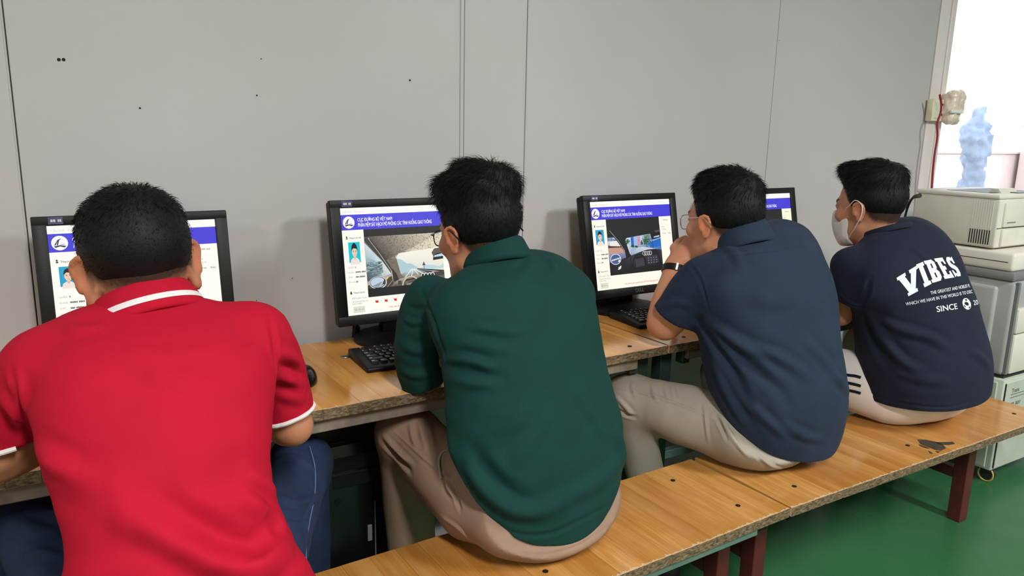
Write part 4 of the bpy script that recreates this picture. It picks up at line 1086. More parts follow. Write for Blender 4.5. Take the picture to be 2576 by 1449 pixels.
# ------------------------------------------------------------------ copier, printer, socket on the right
CXL, CYF = 2.975, 1.342
def copier():
    r = empty('copier', (CXL, CYF, 0), 0, 'large grey photocopier on a white cabinet at the right', 'copier')
    b = BM(); b.box((0.0, 0.0, 0.062), (0.62, 0.60, 0.428), 0.006, 2); cb = b.done('cabinet', M['cabinet'], r, smooth=True)
    b = BM(); b.box((0.016, -0.006, 0.07), (0.60, 0.002, 0.418), 0.003); b.done('door', M['cabinet'], r)
    b = BM(); b.box((-0.004, 0.02, 0.07), (0.002, 0.58, 0.415), 0.003); b.done('side_panel', M['cabinet'], r)
    b = BM(); b.box((0.012, -0.0045, 0.075), (0.0155, 0.0, 0.412)); b.done('door_gap', M['slot'], r)
    b = BM(); b.box((0.02, 0.015, 0.428), (0.60, 0.58, 0.442)); b.done('plinth', M['slot'], r)
    for x in (0.05, 0.57):
        for y in (0.03, 0.55):
            b = BM(); b.cyl((x - 0.012, y, 0.031), (x + 0.012, y, 0.031), 0.026, n=20); w = b.done('caster', M['slot'], r, smooth=True)
            b = BM(); b.tube([(x - 0.013, y + 0.0275 * math.cos(t), 0.031 + 0.0275 * math.sin(t)) for t in np.linspace(0, 2 * math.pi, 25)[:-1]], 0.0034, 6, True); b.done('tyre', M['yellow'], w)
            b = BM(); b.box((x - 0.022, y - 0.02, 0.045), (x + 0.022, y + 0.02, 0.066), 0.003); b.done('bracket', M['slot'], w)
    # print on the cabinet door
    for s, z, h, c in (('Trans', 0.372, 0.024, 'maroon'), ('(08) 3837', 0.318, 0.020, 'slot')):
        V, F = text_vf(s, h, 0.0)
        link('door_print', mesh_from([(0.055 + vx, -0.0066, z + vy) for vx, vy in V], F, 'door_print'), M[c], r, 'printed phone lettering')
    b = BM(); b.box((0.05, -0.0068, 0.364), (0.20, -0.0062, 0.3655)); b.box((0.05, -0.0068, 0.352), (0.19, -0.0062, 0.3535)); b.done('print_rule', M['slot'], r)
    # body
    b = BM(); b.box((0.0, 0.012, 0.442), (0.60, 0.58, 0.80), 0.016, 3); b.done('body', M['grey'], r, smooth=True)
    b = BM(); b.box((-0.014, 0.07, 0.47), (0.01, 0.52, 0.775), 0.012, 3); sp = b.done('side_cover', M['grey'], r, smooth=True)
    b = BM(); b.box((-0.0165, 0.115, 0.655), (-0.012, 0.150, 0.700), 0.002); b.done('side_latch', M['grey2'], sp)
    b = BM(); b.tube([(-0.0145, 0.245, 0.62), (-0.0145, 0.255, 0.70), (-0.0145, 0.275, 0.712), (-0.0145, 0.42, 0.712)], 0.0012, 6); b.done('side_hatch', M['slot'], sp)
    b = BM(); b.box((0.02, -0.004, 0.45), (0.58, 0.02, 0.60), 0.006, 2); b.done('paper_drawer', M['beige'], r, smooth=True)
    b = BM(); b.box((0.02, -0.004, 0.605), (0.58, 0.02, 0.70), 0.006, 2); b.done('paper_drawer', M['beige'], r, smooth=True)
    b = BM(); b.box((0.006, 0.002, 0.448), (0.018, 0.016, 0.80), 0.002); b.done('corner_trim', M['grey2'], r)
    b = BM(); b.box((-0.006, 0.02, 0.800), (0.60, 0.57, 0.835), 0.010, 2); b.done('scanner_deck', M['grey2'], r, smooth=True)
    b = BM(); b.box((-0.002, 0.030, 0.835), (0.60, 0.56, 0.905), 0.012, 3); b.done('document_lid', M['beige2'], r, smooth=True)
    b = BM(); b.box((-0.0035, 0.05, 0.868), (0.0, 0.54, 0.8705)); b.done('lid_line', M['slot'], r)
copier()
def printer():
    y0 = 1.452; zb = 0.9055; zt = 1.112; y1 = 1.775; x1 = 0.42
    r = empty('printer', (CXL + 0.004, y0, zb), 0, 'beige laser printer standing on top of the grey photocopier', 'printer')
    D = y1 - y0; Hh = zt - zb
    b = BM(); b.box((0, 0, 0.006), (x1, D, Hh - 0.018), 0.008, 3); b.done('body', M['beige'], r, smooth=True)
    b = BM(); b.box((-0.002, 0.002, Hh - 0.018), (x1, D + 0.002, Hh), 0.007, 3); b.done('top_cover', M['beige2'], r, smooth=True)
    b = BM(); b.box((0.05, 0.06, Hh - 0.004), (x1 - 0.05, D - 0.09, Hh + 0.0012)); b.done('output_tray', M['navyslot'], r)
    b = BM(); b.prism([(0, 0), (0.05, 0), (0.035, 0.016), (0.012, 0.016)], 0, 0.12, Matrix.Translation((0.10, 0.10, Hh)) @ Matrix(((0, 0, 1, 0), (-1, 0, 0, 0), (0, 1, 0, 0), (0, 0, 0, 1))) , 0.001); b.done('paper_stop', M['beige'], r)
    b = BM(); b.box((0.16, 0.02, Hh), (0.30, 0.05, Hh + 0.004), 0.001); b.done('control_panel', M['grey2'], r)
    for i in range(9):
        y = 0.022 + 0.0088 * i
        b = BM(); b.box((-0.0014, y, 0.018), (0.001, y + 0.0036, 0.072)); b.done('vent_slot', M['slot'], r)
        b = BM(); b.box((-0.0012, y, 0.074), (0.001, y + 0.0030, Hh - 0.026)); b.done('vent_rib', M['beige2'], r)
    b = BM(); b.box((-0.0015, 0.195, 0.010), (0.002, 0.270, 0.024)); b.done('grip_recess', M['slot'], r)
    b = BM(); b.box((0.03, -0.010, 0.012), (x1 - 0.03, 0.004, 0.078), 0.006, 2); b.done('paper_tray', M['beige'], r, smooth=True)
    b = BM(); b.box((0.03, -0.008, 0.084), (x1 - 0.03, 0.004, Hh - 0.03), 0.006, 2); b.done('front_cover', M['beige'], r, smooth=True)
    b = BM(); b.box((0.05, -0.0092, 0.10), (0.11, -0.0078, 0.104)); b.done('badge', M['grey2'], r)
    b = BM(); b.box((0.002, -0.0006, 0.08), (x1 - 0.002, 0.0008, 0.0825)); b.done('front_line', M['slot'], r)
    # power lead into its back
    e = empty('power_lead', (CXL, 1.80, 0.9), 0, 'black power lead curving out of the back of the beige printer', 'cable')
    pts = [P(2312, 493, 2.62), P(2296, 498, 2.66), P(2284, 520, 2.70), P(2276, 552, 2.72), P(2274, 600, 2.74), P(2280, 700, 2.76)]
    pts = [q - np.array(e.location) for q in pts]
    b = BM(); b.tube(smooth_path(pts, 30), 0.0042, 8); b.done('cord', M['blackp'], e, smooth=True)
    a_, c_ = P(2313, 492, 2.60) - np.array(e.location), P(2300, 495, 2.64) - np.array(e.location)
    b = BM(); b.cyl(a_, c_, 0.0085, 0.006, 12); b.done('plug', M['blackp'], e, smooth=True)
printer()
def socket():
    r = empty('power_socket', (3.386, WALLY, 1.40), 0, 'ivory wall socket box with taped adapter at the end of the wall', 'socket')
    z0, z1 = on_plane(2338, 305, (0, WALLY, 0), (0, 1, 0))[2] - 1.40, on_plane(2338, 250, (0, WALLY, 0), (0, 1, 0))[2] - 1.40
    b = BM(); b.box((-0.005, -0.038, z0), (0.115, -0.008, z1), 0.004, 2); b.done('box', M['ivory'], r, smooth=True)
    b = BM(); b.box((0.008, -0.041, z0 + 0.012), (0.105, -0.036, z1 - 0.012), 0.002); b.done('plate', M['beige'], r)
    b = BM()
    for x in (0.062, 0.078):
        for z in (z0 + 0.025, z1 - 0.028): b.box((x, -0.0418, z), (x + 0.006, -0.040, z + 0.010))
    b.done('socket_holes', M['dark'], r)
    F_ = Field((0.04, -0.12, z0 - 0.04), (0.24, 0.03, z1 + 0.06), 0.006)
    F_.tube([(0.10, -0.055, z0 + 0.02), (0.105, -0.055, z1 + 0.012)], 0.032, 0.02); F_.tube([(0.15, -0.05, z0 + 0.01), (0.165, -0.05, z1 + 0.02)], 0.026, 0.03); F_.ell((0.185, -0.045, (z0 + z1) / 2 + 0.02), (0.02, 0.02, 0.05), k=0.03)
    me = subdiv(F_.mesh('taped_adapter'), 1); crumple(me, 0.006, 30.0); crumple(me, 0.003, 70.0, seed=2); link('taped_adapter', me, M['tape'], r, 'crumpled clear tape around an adapter', smooth=True)
    b = BM(); b.box((0.055, -0.094, (z0 + z1) / 2 - 0.012), (0.15, -0.082, (z0 + z1) / 2 + 0.004), 0.003); b.done('tape_band', M['white'], r)
    b = BM(); b.cyl((0.052, -0.0425, z0 + 0.012), (0.052, -0.039, z0 + 0.012), 0.003, n=10)
    k = N('red_led'); k.set(Base_Color=(0.5, 0.02, 0.02, 1)); k.b.inputs['Emission Color'].default_value = (1, 0.08, 0.08, 1); k.b.inputs['Emission Strength'].default_value = 2.0
    b.done('indicator', k.m, r)
    e = empty('red_wire', (3.55, WALLY - 0.03, 0.6), 0, 'dark red wire running down from the taped socket', 'wire')
    yy = (0, WALLY - 0.084, 0)
    q = [on_plane(x, y, yy, (0, 1, 0)) for x, y in ((2364, 238), (2368, 262), (2366, 285), (2358, 310), (2358, 345), (2351, 390), (2346, 440), (2342, 520), (2338, 640))]
    b = BM(); b.tube([v - np.array(e.location) for v in smooth_path(q, 40)], 0.0048, 8); b.done('cord', M['red_wire'], e, smooth=True)
socket()
# ------------------------------------------------------------------ people
SKIN = np.array(srgb(186, 128, 98)[:3]); HAIRC = np.array((0.010, 0.009, 0.009))
def rotm(yaw, pitch, roll):
    "columns: right, forward, up. yaw>0 turns left, pitch>0 nods down, roll>0 tilts to the right"
    m = Matrix.Rotation(yaw, 3, 'Z') @ Matrix.Rotation(-pitch, 3, 'X') @ Matrix.Rotation(roll, 3, 'Y')
    return np.array(m)
class Head:
    def __init__(self, pos, yaw, pitch, roll, s=1.0, ear=20, es=0.78):
        self.p = np.array(pos, float); self.R = rotm(math.radians(yaw), math.radians(pitch), math.radians(roll)); self.s = s; self.ear = math.radians(ear); self.es = es
    def w(self, *q): return self.p + self.R @ (np.array(q, float) * self.s)
    def loc(self, V): return ((V - self.p) @ self.R) / self.s
    def skull(self, F):
        s = self.s; e = lambda c, r, k=0.02, R2=None, sub=False: F.ell(self.w(*c), np.array(r) * s, self.R if R2 is None else self.R @ R2, k * s, sub)
        e((0, -0.010, 0.032), (0.0765, 0.096, 0.083), 0.0)
        e((0, 0.020, -0.010), (0.066, 0.075, 0.075), 0.02)
        e((0, 0.032, -0.062), (0.056, 0.056, 0.046), 0.025)
        F.tube([self.w(-0.052, -0.002, -0.062), self.w(-0.034, 0.052, -0.092), self.w(0, 0.074, -0.102), self.w(0.034, 0.052, -0.092), self.w(0.052, -0.002, -0.062)], np.array((0.016, 0.017, 0.016, 0.017, 0.016)) * s, 0.022 * s, n=14)
    def face(self, F):
        s = self.s; e = lambda c, r, k=0.01, R2=None, sub=False: F.ell(self.w(*c), np.array(r) * s, self.R if R2 is None else self.R @ R2, k * s, sub)
        for x in (-1, 1):
            e((0.045 * x, 0.062, -0.022), (0.022, 0.020, 0.018), 0.02)
            F.tube([self.w(0.014 * x, 0.090, 0.022), self.w(0.046 * x, 0.074, 0.022)], np.array((0.008, 0.007)) * s, 0.014 * s)
            e((0.031 * x, 0.094, 0.002), (0.017, 0.012, 0.012), 0.012, sub=True)
            e((0.031 * x, 0.0765, 0.001), (0.0135, 0.0125, 0.0125), 0.002)
            F.tube([self.w(0.019 * x, 0.0855, 0.008), self.w(0.031 * x, 0.0885, 0.0105), self.w(0.043 * x, 0.0830, 0.007)], 0.0042 * s, 0.004 * s, n=6)
            # ear: rim, bowl, lobe
            a = self.ear * x; g = self.es
            Re = np.array(Matrix.Rotation(-a, 3, 'Z')) @ np.array(Matrix.Rotation(math.radians(-10), 3, 'X'))
            c = np.array((0.0775 * x, -0.006, -0.012))
            at = lambda o, y, z: tuple(c + Re @ (np.array((o * x, y, z)) * g))
            q = lambda y, z, o=0.0: self.w(*at(o, y, z))
            er = lambda *v: tuple(np.array(v) * g)
            e(at(0.004, -0.010, 0.002), er(0.0075, 0.019, 0.031), 0.008, Re)
            e(at(0.014, -0.008, 0.002), er(0.009, 0.012, 0.021), 0.006, Re, True)
            F.tube([q(0.010, 0.010, 0.004), q(0.006, 0.028, 0.008), q(-0.012, 0.035, 0.010), q(-0.028, 0.024, 0.011), q(-0.031, 0.004, 0.010), q(-0.022, -0.018, 0.008), q(-0.010, -0.030, 0.005)], np.array((0.004, 0.0046, 0.0048, 0.0048, 0.0046, 0.0046, 0.0055)) * s * g, 0.004 * s, n=16)
            e(at(0.004, -0.004, -0.030), er(0.006, 0.010, 0.011), 0.007, Re)
            e(at(0.003, 0.008, -0.004), er(0.006, 0.006, 0.010), 0.006, Re)
            e((0.011 * x, 0.098, -0.036), (0.0075, 0.009, 0.0065), 0.006)
        F.tube([self.w(0, 0.088, 0.014), self.w(0, 0.098, -0.010), self.w(0, 0.108, -0.032)], np.array((0.0085, 0.009, 0.0115)) * s, 0.012 * s, n=6)
        F.tube([self.w(-0.024, 0.081, -0.063), self.w(0, 0.092, -0.060), self.w(0.024, 0.081, -0.063)], 0.0055 * s, 0.006 * s, n=8)
        F.tube([self.w(-0.020, 0.081, -0.071), self.w(0, 0.090, -0.072), self.w(0.020, 0.081, -0.071)], 0.006 * s, 0.006 * s, n=8)
AZ = np.radians([0, 35, 62, 80, 92, 106, 130, 180])
def hairline(L, zl):
    az = np.arctan2(np.abs(L[:, 0]), L[:, 1])
    return np.interp(az, AZ, zl)
def skin_colors(V, H, zl, tone, stubble):
    L = H.loc(V)
    c = np.repeat(tone[None], len(V), 0)
    near = (np.linalg.norm(L, axis=1) < 0.17)
    zh = hairline(L, zl)
    t = np.clip((L[:, 2] - zh + stubble) / max(stubble * 1.4, 1e-3), 0, 1); t = t * t * (3 - 2 * t)
    jit = np.array([noise.noise(Vector(v * 260)) for v in V]) * 0.25
    t = np.clip(t + jit * (t > 0.03) * (t < 0.97), 0, 1)
    cheek = (L[:, 1] > 0.045) & (L[:, 2] < zh)
    ears = (np.abs(L[:, 0]) > 0.0755) & (L[:, 2] < 0.035) & (L[:, 2] > -0.06) & (L[:, 1] < 0.03)
    t = np.where(near & ~cheek & ~ears, t, 0)
    c = c * (1 - t[:, None]) + (0.6 * HAIRC + 0.08 * tone)[None] * t[:, None]
    c = np.where(ears[:, None] & near[:, None], c * np.array((1.08, 0.90, 0.84))[None], c)
    for x in (-1, 1):
        d = np.linalg.norm(L - np.array((0.031 * x, 0.0765, 0.001)), axis=1)
        eye = (d < 0.0136) & (L[:, 1] > 0.082) & (np.abs(L[:, 2] - 0.0) < 0.007)
        c[eye] = (0.62, 0.58, 0.54)
        di = np.hypot(L[:, 0] - 0.031 * x, L[:, 2] - 0.0)
        c[eye & (di < 0.0055)] = (0.02, 0.012, 0.008)
        br = (np.abs(L[:, 2] - 0.0235 - 0.0) < 0.0045) & (L[:, 1] > 0.066) & (np.abs(L[:, 0] * x - 0.033) < 0.021)
        c[br] = (0.02, 0.017, 0.016)
    lip = (np.abs(L[:, 0]) < 0.025) & (L[:, 1] > 0.078) & (L[:, 2] > -0.078) & (L[:, 2] < -0.0565)
    c[lip] = tone * np.array((0.92, 0.62, 0.62))
    return c
def hand(F, wrist, fwd, nrm, side, curl=0.5, k=0.008):
    "palm and five fingers from the wrist; fwd along the fingers, nrm out of the back of the hand, side=+1 thumb to the right of fwd"
    f = _unit(fwd); n = _unit(np.array(nrm) - f * (np.array(nrm) @ f)); r = np.cross(f, n) * side
    w = np.array(wrist)
    Rm = np.stack([r, f, n], 1)
    F.ell(w + f * 0.045, (0.040, 0.052, 0.017), Rm, 0.018)
    F.tube([w - f * 0.01, w + f * 0.04], (0.026, 0.028), 0.02)
    for i, (o, L) in enumerate(((0.029, 0.070), (0.010, 0.079), (-0.010, 0.073), (-0.028, 0.058))):
        b = w + f * (0.086 - 0.004 * abs(i - 1)) + r * o
        a0 = curl * 0.6; p = [b - f * 0.02, b]; q = b
        for j, fr in enumerate((0.45, 0.32, 0.23)):
            a0 += curl * (0.35 + 0.5 * j) * 0.8
            q = q + (f * math.cos(a0) - n * math.sin(a0) + r * o * 0.6) * L * fr; p.append(q)
        F.tube(p, (0.0095, 0.0095, 0.0088, 0.0080, 0.0068), 0.005)
    t0 = w + f * 0.022 + r * 0.028
    F.tube([t0 - r * 0.012, t0 + f * 0.022 + r * 0.020 - n * 0.006, t0 + f * 0.050 + r * 0.026 - n * 0.014, t0 + f * 0.070 + r * 0.020 - n * 0.018], (0.015, 0.0125, 0.0105, 0.0085), 0.01)
def stations(rows, yaw, ratio):
    "torso sections from measured left and right outlines: rows of ((xl, yl), (xr, yr), depth[, ratio])"
    u = np.array((math.cos(yaw), math.sin(yaw), 0)); v = np.array((-math.sin(yaw), math.cos(yaw), 0))
    c, a, b = [], [], []
    fwd = CR[:, 2]
    for row in rows:
        (xl, yl), (xr, yr), d = row[:3]; rt = row[3] if len(row) > 3 else ratio
        rm = ray((xl + xr) / 2, (yl + yr) / 2); f = _unit((rm[0], rm[1], 0)); e = np.array((f[1], -f[0], 0))
        dl = 0.0
        for _ in range(4):
            A = P(xl, yl, d - dl); B = P(xr, yr, d + dl); hw = abs((B - A) @ e) / 2
            aa = hw / math.sqrt((u @ e) ** 2 + rt ** 2 * (v @ e) ** 2); bb = aa * rt
            pr = (aa * aa * (u @ e) * u + bb * bb * (v @ e) * v) / hw
            dl = pr @ fwd
        c.append((A + B) / 2); a.append(aa); b.append(bb)
    n = 4 * len(c)
    x = np.linspace(0, 1, len(c)); X = np.linspace(0, 1, n)
    return np.array(smooth_path(c, n)), np.array(smooth_path([np.array((q,)) for q in a], n))[:, 0], np.array(smooth_path([np.array((q,)) for q in b], n))[:, 0], u
def collar(name, c, axis, fwd, rx, ry, prof, mat, parent, org, n=64, gap=0.0, label=None):
    "band round the neck; prof rows (radial offset, height) form a closed outline"
    w = _unit(axis); f = _unit(np.array(fwd) - w * (np.array(fwd) @ w)); u = np.cross(f, w)
    V, Fc = [], []; m = len(prof)
    full = gap <= 0
    for i in range(n):
        t = (2 * math.pi * i / n) if full else (gap + (2 * math.pi - 2 * gap) * i / (n - 1))
        dr = f * math.cos(t) + u * math.sin(t)
        base = f * math.cos(t) * ry + u * math.sin(t) * rx
        for (ro, h) in prof:
            V.append(np.array(c) + base + dr * ro + w * h - np.array(org))
    for i in range(n if full else n - 1):
        j = (i + 1) % n
        for k in range(m):
            Fc.append((i * m + k, i * m + (k + 1) % m, j * m + (k + 1) % m, j * m + k))
    if not full:
        Fc.append(tuple(range(m))); Fc.append(tuple((n - 1) * m + k for k in range(m))[::-1])
    o = link(name, mesh_from(V, Fc, name), mat, parent, label, smooth=True)
    md = o.modifiers.new('round', 'SUBSURF'); md.levels = 1; md.render_levels = 2
    return o
def hair(H, zl, T, parent, org, top=0.012, side=0.006, front=0.0, lump=0.25, lscale=38.0, nst=5000, length=0.02, lift=0.5, seed=1, bulge=(), flow=(0, 1, 0), curl=0.3, thick=0.00032, fade=0.05):
    "cap of hair over the skull plus loose locks"
    lo = H.p - 0.17; hi = H.p + 0.17
    F = Field(lo, hi, 0.0042); H.skull(F)
    for c, r in bulge: F.ell(H.w(*c), np.array(r) * H.s, H.R, 0.02)
    s = F.sl(lo, hi); X, Y, Z = F.grid(s); shp = F.d.shape
    V = np.stack([np.broadcast_to(q, shp) for q in (X, Y, Z)], -1).reshape(-1, 3)
    sel = np.nonzero(F.d.ravel() < 0.06)[0]
    L = H.loc(V[sel].astype(np.float64)); zh = hairline(L, zl)
    t = np.clip((L[:, 2] - zh) / fade, -0.3, 1)
    up = np.clip((L[:, 2] - 0.02) / 0.07, 0, 1); up = up * up * (3 - 2 * up)
    rel = L - np.array((0, -0.01, 0.03)); up = np.clip((rel[:, 2] / (np.linalg.norm(rel, axis=1) + 1e-6) - 0.18) / 0.6, 0, 1); up = up * up * (3 - 2 * up)
    th = (side + (top - side) * up + front * np.clip((L[:, 1] - 0.02) / 0.06, 0, 1) * up)
    q = L * lscale
    wob = np.sin(q[:, 0] * 1.3 + 1.7 * np.sin(q[:, 1] * 0.7 + seed)) * np.sin(q[:, 1] * 1.1 + 1.3 * np.sin(q[:, 2] * 0.9 + seed * 2)) + 0.6 * np.sin(q[:, 2] * 2.1 + q[:, 0] * 1.4 + seed)
    th = th * (1 + lump * wob)
    off = np.where(t > 0, th * np.sqrt(np.clip(t, 0, 1)), t * 0.03)
    d = F.d.ravel().copy(); d[sel] -= off.astype(np.float32); F.d = d.reshape(shp)
    me = F.mesh('hair'); relax(me, 1)
    co = get_co(me).astype(np.float64); no = get_no(me).astype(np.float64)
    Lc = H.loc(co); tt = (Lc[:, 2] - hairline(Lc, zl)) / fade
    rg = np.random.default_rng(seed)
    ok = np.nonzero((tt > 0.05))[0]
    pick = rg.choice(ok, nst, replace=nst > len(ok))
    B = co[pick] + rg.normal(0, 0.0018, (nst, 3)); Nn = no[pick]; Lp = Lc[pick]
    # comb direction: away from the crown, then down the sides, bent by flow
    crown = np.array((0.012, -0.055, 0.105))
    dirL = Lp - crown; dirL[:, 2] -= 0.05
    dirW = dirL @ H.R.T; fl = H.R @ np.array(flow, float)
    topw = np.clip((Lp[:, 2] - 0.05) / 0.05, 0, 1)[:, None]
    dirW = dirW / np.linalg.norm(dirW, axis=1)[:, None] + fl[None] * topw
    dirW -= Nn * (dirW * Nn).sum(1)[:, None]
    dirW /= np.linalg.norm(dirW, axis=1)[:, None] + 1e-9
    cl = np.array([noise.noise_vector(Vector(p * 70.0)) for p in B]) * curl
    ln = length * (0.45 + 0.55 * np.clip((tt[pick]) / 1.2, 0.0, 1)) * rg.uniform(0.5, 1.25, nst) * np.clip(0.30 + 0.70 * (Lp[:, 2] - 0.035) / 0.055, 0.30, 1)
    lf = lift * rg.uniform(0.3, 1.3, nst) * (0.35 + 0.65 * topw[:, 0])
    D0 = dirW + Nn * lf[:, None] + cl + rg.normal(0, 0.10, (nst, 3))
    D0 /= np.linalg.norm(D0, axis=1)[:, None]
    D1 = D0 + dirW * 0.5 + np.array((0, 0, -0.22)) + cl * 0.8 - Nn * 0.22 * lf[:, None]; D1 /= np.linalg.norm(D1, axis=1)[:, None]
    p0 = B - Nn * 0.0015; p1 = p0 + D0 * (ln * 0.45)[:, None]; p2 = p1 + D1 * (ln * 0.55)[:, None]
    U = np.cross(D0, Nn); U /= np.linalg.norm(U, axis=1)[:, None] + 1e-9; Wn = np.cross(D0, U)
    rad = thick * rg.uniform(0.7, 1.8, nst)
    ring = []
    for pp, sc in ((p0, 1.0), (p1, 0.85)):
        for k in range(3):
            a = 2 * math.pi * k / 3
            ring.append(pp + (U * math.cos(a) + Wn * math.sin(a)) * (rad * sc)[:, None])
    ring.append(p2)
    SV = np.stack(ring, 1).reshape(-1, 3)
    tri = np.array([(0, 1, 4), (0, 4, 3), (1, 2, 5), (1, 5, 4), (2, 0, 3), (2, 3, 5), (3, 4, 6), (4, 5, 6), (5, 3, 6)])
    SF = (tri[None] + (np.arange(nst) * 7)[:, None, None]).reshape(-1, 3)
    set_co(me, co - np.array(org)); 
    ho = link('hair', me, M['hair'], parent, smooth=True)
    lo_ = link('hair_locks', quads_mesh(SV - np.array(org), SF, 'hair_locks'), M['hair'], ho, smooth=True); lo_['kind'] = 'stuff'
    return ho
def hem_ring(bv, c, n, r, name, mat, parent, org, rad=0.004, inset=0.004, label=None):
    "band sewn round an open sleeve end: follows the cloth found around the hem"
    n = _unit(n); c = np.array(c) - n * inset; u = _unit(np.cross(n, (0.3, 0.5, 0.8))); v = np.cross(n, u)
    pts = []
    for t in np.linspace(0, 2 * math.pi, 73)[:-1]:
        d = u * math.cos(t) + v * math.sin(t)
        h = bv.ray_cast(Vector(c + d * 3 * r), Vector(-d), 3 * r)
        ok = h[0] is not None and np.linalg.norm(np.array(h[0]) - c) < 1.45 * r
        pts.append((np.array(h[0]) + d * 0.0006 - np.array(org)) if ok else None)
    k = next((i for i, p in enumerate(pts) if p is None), None)
    runs = [pts] if k is None else []
    if k is not None:
        cur = []
        for p in pts[k:] + pts[:k] + [None]:
            if p is None:
                if len(cur) > 3: runs.append(cur)
                cur = []
            else: cur.append(p)
    q = BM()
    for rn in runs: q.tube(rn, rad, 8, k is None)
    return q.done(name, mat, parent, label, smooth=True)
def plane_cut(F, p0, n, keep=True):
    "keep the side the normal points to"
    s = F.sl(F.lo, F.lo + F.n * F.h); X, Y, Z = F.grid(s); n = _unit(n)
    F.d = np.maximum(F.d, -((X - p0[0]) * n[0] + (Y - p0[1]) * n[1] + (Z - p0[2]) * n[2])).astype(np.float32)
def plane3(a, b, c, up=(0, 0, 1)):
    n = np.cross(np.array(b) - a, np.array(c) - a); n = _unit(n)
    return a, n if n @ np.array(up) > 0 else -n
def hem_plane(F, px3):
    "plane through three measured points of the hem on the cloth"
    p = [F.hit(x, y) for x, y in px3]
    assert all(q is not None for q in p), px3
    return plane3(*p)
def snap_plane(me, pl, h=0.0068):
    "flatten the cut edge of a garment exactly on its hem"
    V = get_co(me).astype(np.float64); d = (V - pl[0]) @ pl[1]
    k = (d < 0.55 * h) & (d > -2 * h); V[k] -= d[k][:, None] * pl[1][None]; set_co(me, V)
    return me
def clip_hem(me, pl, ylim):
    "cut the finished cloth cleanly along its hem (only the part nearer than ylim)"
    b = bmesh.new(); b.from_mesh(me)
    fs = [f for f in b.faces if f.calc_center_median().y < ylim]
    g = set(fs)
    for f in fs: g.update(f.verts); g.update(f.edges)
    bmesh.ops.bisect_plane(b, geom=list(g), dist=0.0002, plane_co=Vector(pl[0]), plane_no=Vector(pl[1]), clear_inner=True)
    ed = [e for e in b.edges if e.is_boundary]
    r = bmesh.ops.extrude_edge_only(b, edges=ed)      # turn the hem in
    vs = [x for x in r['geom'] if isinstance(x, bmesh.types.BMVert)]
    if vs:
        c = sum((x.co for x in vs), Vector()) / len(vs)
        for x in vs:
            d = c - x.co; d.z = 0; x.co += d.normalized() * 0.006 + Vector((0, 0, 0.001))
    b.to_mesh(me); b.free(); me.update()
    return me
def shift(me, org): set_co(me, get_co(me) - np.array(org, np.float32)); return me
def legs_field(lo, hi, hipc, hips, knees, ankles, rad, seat_z, seat_y, h=0.007, pelvis=(0.17, 0.12, 0.11), yaw=0.0, shirt=None, hem=None):
    "trousers: pelvis, two thighs, two shins, flattened on the seat"
    F = Field(lo, hi, h)
    Rz = np.array(Matrix.Rotation(yaw, 3, 'Z'))
    F.ell(hipc, pelvis, Rz, 0.0)
    if shirt is not None:
        g = np.nonzero(F.d < 0.03); X, Y, Z = (F.lo[i] + F.h * g[i] for i in range(3))
        above = (X - hem[0][0]) * hem[1][0] + (Y - hem[0][1]) * hem[1][1] + (Z - hem[0][2]) * hem[1][2]
        F.d[g] = np.maximum(F.d[g], np.minimum(above + 0.004, shirt.sample(X, Y, Z) + 0.013))
    for hp, kn, r in zip(hips, knees, rad):
        mid = (np.array(hp) + kn) / 2
        F.tube([hp, mid, kn], r[:3], 0.045, n=8)
    s = F.sl(F.lo, F.lo + F.n * F.h); X, Y, Z = F.grid(s)
    F.d = np.maximum(F.d, np.where(Y < seat_y, seat_z + 0.001 - Z, -0.1) + 0 * X).astype(np.float32)
    for kn, an, r in zip(knees, ankles, rad):
        mid = np.array(kn) * 0.5 + np.array(an) * 0.5
        F.tube([kn, mid, an], r[2:5], 0.03, n=8, flat1=True)
    return F
def shoe(ankle, toe_dir, parent, org, mat='shoe'):
    a = np.array(ankle, float); f = _unit((toe_dir[0], toe_dir[1], 0))
    F = Field(a * (1, 1, 0) - (0.26, 0.26, 0.01), a * (1, 1, 0) + (0.26, 0.26, 0.16), 0.006)
    b = a * (1, 1, 0)
    F.tube([b + f * -0.05 + (0, 0, 0.04), b + f * 0.07 + (0, 0, 0.035), b + f * 0.17 + (0, 0, 0.028)], (0.038, 0.044, 0.036), 0.02, n=8); F.tube([b + (0, 0, 0.05), b + (0, 0, 0.10)], (0.044, 0.042), 0.02)
    s = F.sl(F.lo, F.lo + F.n * F.h); X, Y, Z = F.grid(s); F.d = np.maximum(F.d, 0.001 - Z + 0 * X + 0 * Y).astype(np.float32)
    return link('shoe', shift(subdiv(F.mesh('shoe'), 1), org), M[mat], parent, smooth=True)
def body_mesh(H, lo, hi, spine, arms, hands, neckr, zl, tone, stubble, parent, org, h=0.0044, neck=None):
    F = Field(lo, hi, h)
    H.skull(F)
    c, a, b, u = spine
    F.tube(neck if neck is not None else [H.w(0, -0.028, -0.02), H.w(0, -0.022, -0.085), c[-1]], neckr, 0.022, n=8)
    s, d = F.segs(c[14:], np.maximum(a - 0.022, 0.03)[14:], np.maximum(b - 0.022, 0.03)[14:], u, cap=0.02); F.union(s, d, 0.03)
    for pts, r in arms: F.tube(pts, r, 0.02, n=14)
    for args in hands: hand(F, *args)
    H.face(F)
    me = F.mesh('body'); relax(me, 1, 0.4)
    C = skin_colors(get_co(me).astype(np.float64), H, zl, tone, stubble); set_col(me, C)
    return link('body', shift(me, org), M['skin'], parent, smooth=True)
